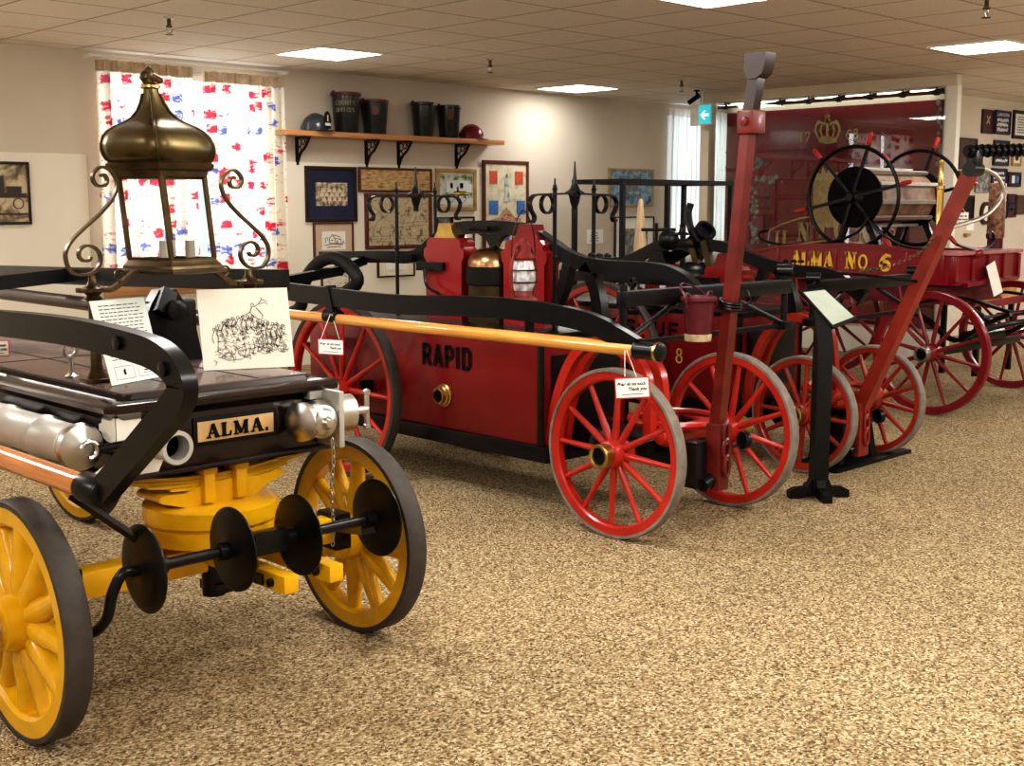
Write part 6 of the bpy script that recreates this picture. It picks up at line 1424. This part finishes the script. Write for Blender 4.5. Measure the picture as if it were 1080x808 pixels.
def plane_z(p): return qs[0].z - ((p.x - qs[0].x) * nrm.x + (p.y - qs[0].y) * nrm.y) / nrm.z - .03
cs = [Rz @ V((a_ * .037, b_ * .036, 0)) for a_, b_ in ((-1, -1), (1, -1), (1, 1), (-1, 1))]
mb = MB(); mb.faces([V((q.x, q.y, .04)) for q in cs] + [V((q.x, q.y, plane_z(q))) for q in cs], [(0, 1, 2, 3), (4, 5, 6, 7), (0, 1, 5, 4), (1, 2, 6, 5), (2, 3, 7, 6), (3, 0, 4, 7)]); part('stand_post', mb, 'black_satin', stn)
mb = MB(); mb.faces([q - nrm * .022 for q in qs] + [q for q in qs], [(0, 1, 2, 3), (4, 5, 6, 7), (0, 1, 5, 4), (1, 2, 6, 5), (2, 3, 7, 6), (3, 0, 4, 7)]); pl_ = part('sign_panel', mb, 'black_satin', stn)
cq = sum(qs, V()) / 4
ins = [cq + (q - cq) * .86 + nrm * .002 for q in qs]
mb = MB(); mb.faces([q - nrm * .0015 for q in ins] + ins, [(0, 1, 2, 3), (4, 5, 6, 7), (0, 1, 5, 4), (1, 2, 6, 5), (2, 3, 7, 6), (3, 0, 4, 7)]); part('sign_sheet', mb, 'sign_green', pl_)
# jack stand under the RESCUE axle
jk = thing('jack_stand', 'low black trestle on a flat board under the RESCUE front axle', 'stand', (6.05, 3.5, 0))
part('trestle_board', MB().box2((5.70, 3.36, 0), (6.50, 3.66, .02), .004), 'black_satin', jk)
for x in (5.82, 6.16):
    mb = MB(); mb.prism([(-.10, 0), (.10, 0), (.05, .265), (-.05, .265)], (x, 3.52, .02), (0, 1, 0), (0, 0, 1), .05); part('trestle_leg', mb, 'black_satin', jk)
# tag on pole 2
q = atY(1014.5, 230, 2.9); q = V((5.93, 2.86, 1.31))
q = atX(1015, 230.5, 5.95)
hk2 = tag_card('small white card hanging from the leaning red pole beside the iron bow', q, (.75, -.66, 0), (0, 0, 1), .062, .066, 7, [q + V((-.035, .03, .10)), q + V((-.01, .01, .03)), q + V((.01, -.01, .03))], ('Please do', 'not touch'))
wt_ = thing('wall_note', 'small blank white note on the right wall below the brown panel', 'note', (atY(1023, 238, 6.19).x, 6.19, atY(1023, 244, 6.19).z))
a_, b_ = atY(1020, 233, 6.19), atY(1027, 243, 6.19)
part('note_sheet', MB().box2((a_.x, 6.192, b_.z), (b_.x, 6.198, a_.z)), 'paper', wt_)
mb = MB().box2((a_.x - .05, 6.16, b_.z - .06), (a_.x + .05, 6.199, b_.z - .03), .004); part('note_ledge', mb, 'trim_wood', wt_)
# ================================================================= black metal frame rack behind the engines
RYk = 6.25
x0, x1 = atY(655.5, 300, RYk).x, atY(771, 200, RYk).x; zt = atY(656, 188.5, RYk).z; xm = atY(704, 200, RYk).x
rk = thing('metal_rack', 'tall open rack of black square tube standing behind the RESCUE engine', 'rack', ((x0 + x1) / 2, RYk + .2, 0))
t = .018
mb = MB().box2((x0 - t, RYk - t, zt - 2 * t), (x1 + t, RYk + t, zt)).box2((x0 - t, RYk - t + .5, zt - 2 * t), (x1 + t, RYk + t + .5, zt)); part('top_rails', mb, 'black_satin', rk)
for x, y in ((x0, RYk), (x1, RYk), (x0, RYk + .5), (x1, RYk + .5)): part('rack_leg', MB().box2((x - t, y - t, 0), (x + t, y + t, zt - 2 * t), .002), 'black_satin', rk)
part('middle_upright', MB().box2((xm - t, RYk - t, .3), (xm + t, RYk + t, zt - 2 * t), .002), 'black_satin', rk)
mb = MB().box2((x0, RYk, zt - 2 * t), (x0 + t, RYk + .5, zt)).box2((x1 - t, RYk, zt - 2 * t), (x1, RYk + .5, zt)).box2((x0, RYk - t, .28), (x1, RYk + t, .31)).box2((x0, RYk + .5 - t, .28), (x1, RYk + .5 + t, .31)).box2((x0, RYk, .30), (x1, RYk + .5, .315)); part('shelf_frame', mb, 'black_satin', rk)
# ================================================================= camera and look
cam = bpy.data.cameras.new('camera'); co = bpy.data.objects.new('camera', cam); COL.objects.link(co)
cam.sensor_width = 36; cam.lens = 36 * FPX / 1080; cam.clip_start = .05
Mx = Matrix((RGT, UPV, -FW)).transposed().to_4x4(); Mx.translation = CAMP; co.matrix_world = Mx
sc.camera = co
sc.view_settings.view_transform = 'Standard'; sc.view_settings.look = 'Medium High Contrast'; sc.view_settings.exposure = -.12; sc.view_settings.gamma = 1.0
sc.cycles.use_denoising = True
sc.cycles.max_bounces = 8; sc.cycles.transparent_max_bounces = 16; sc.cycles.caustics_reflective = False; sc.cycles.caustics_refractive = False
sc.cycles.sample_clamp_indirect = 6
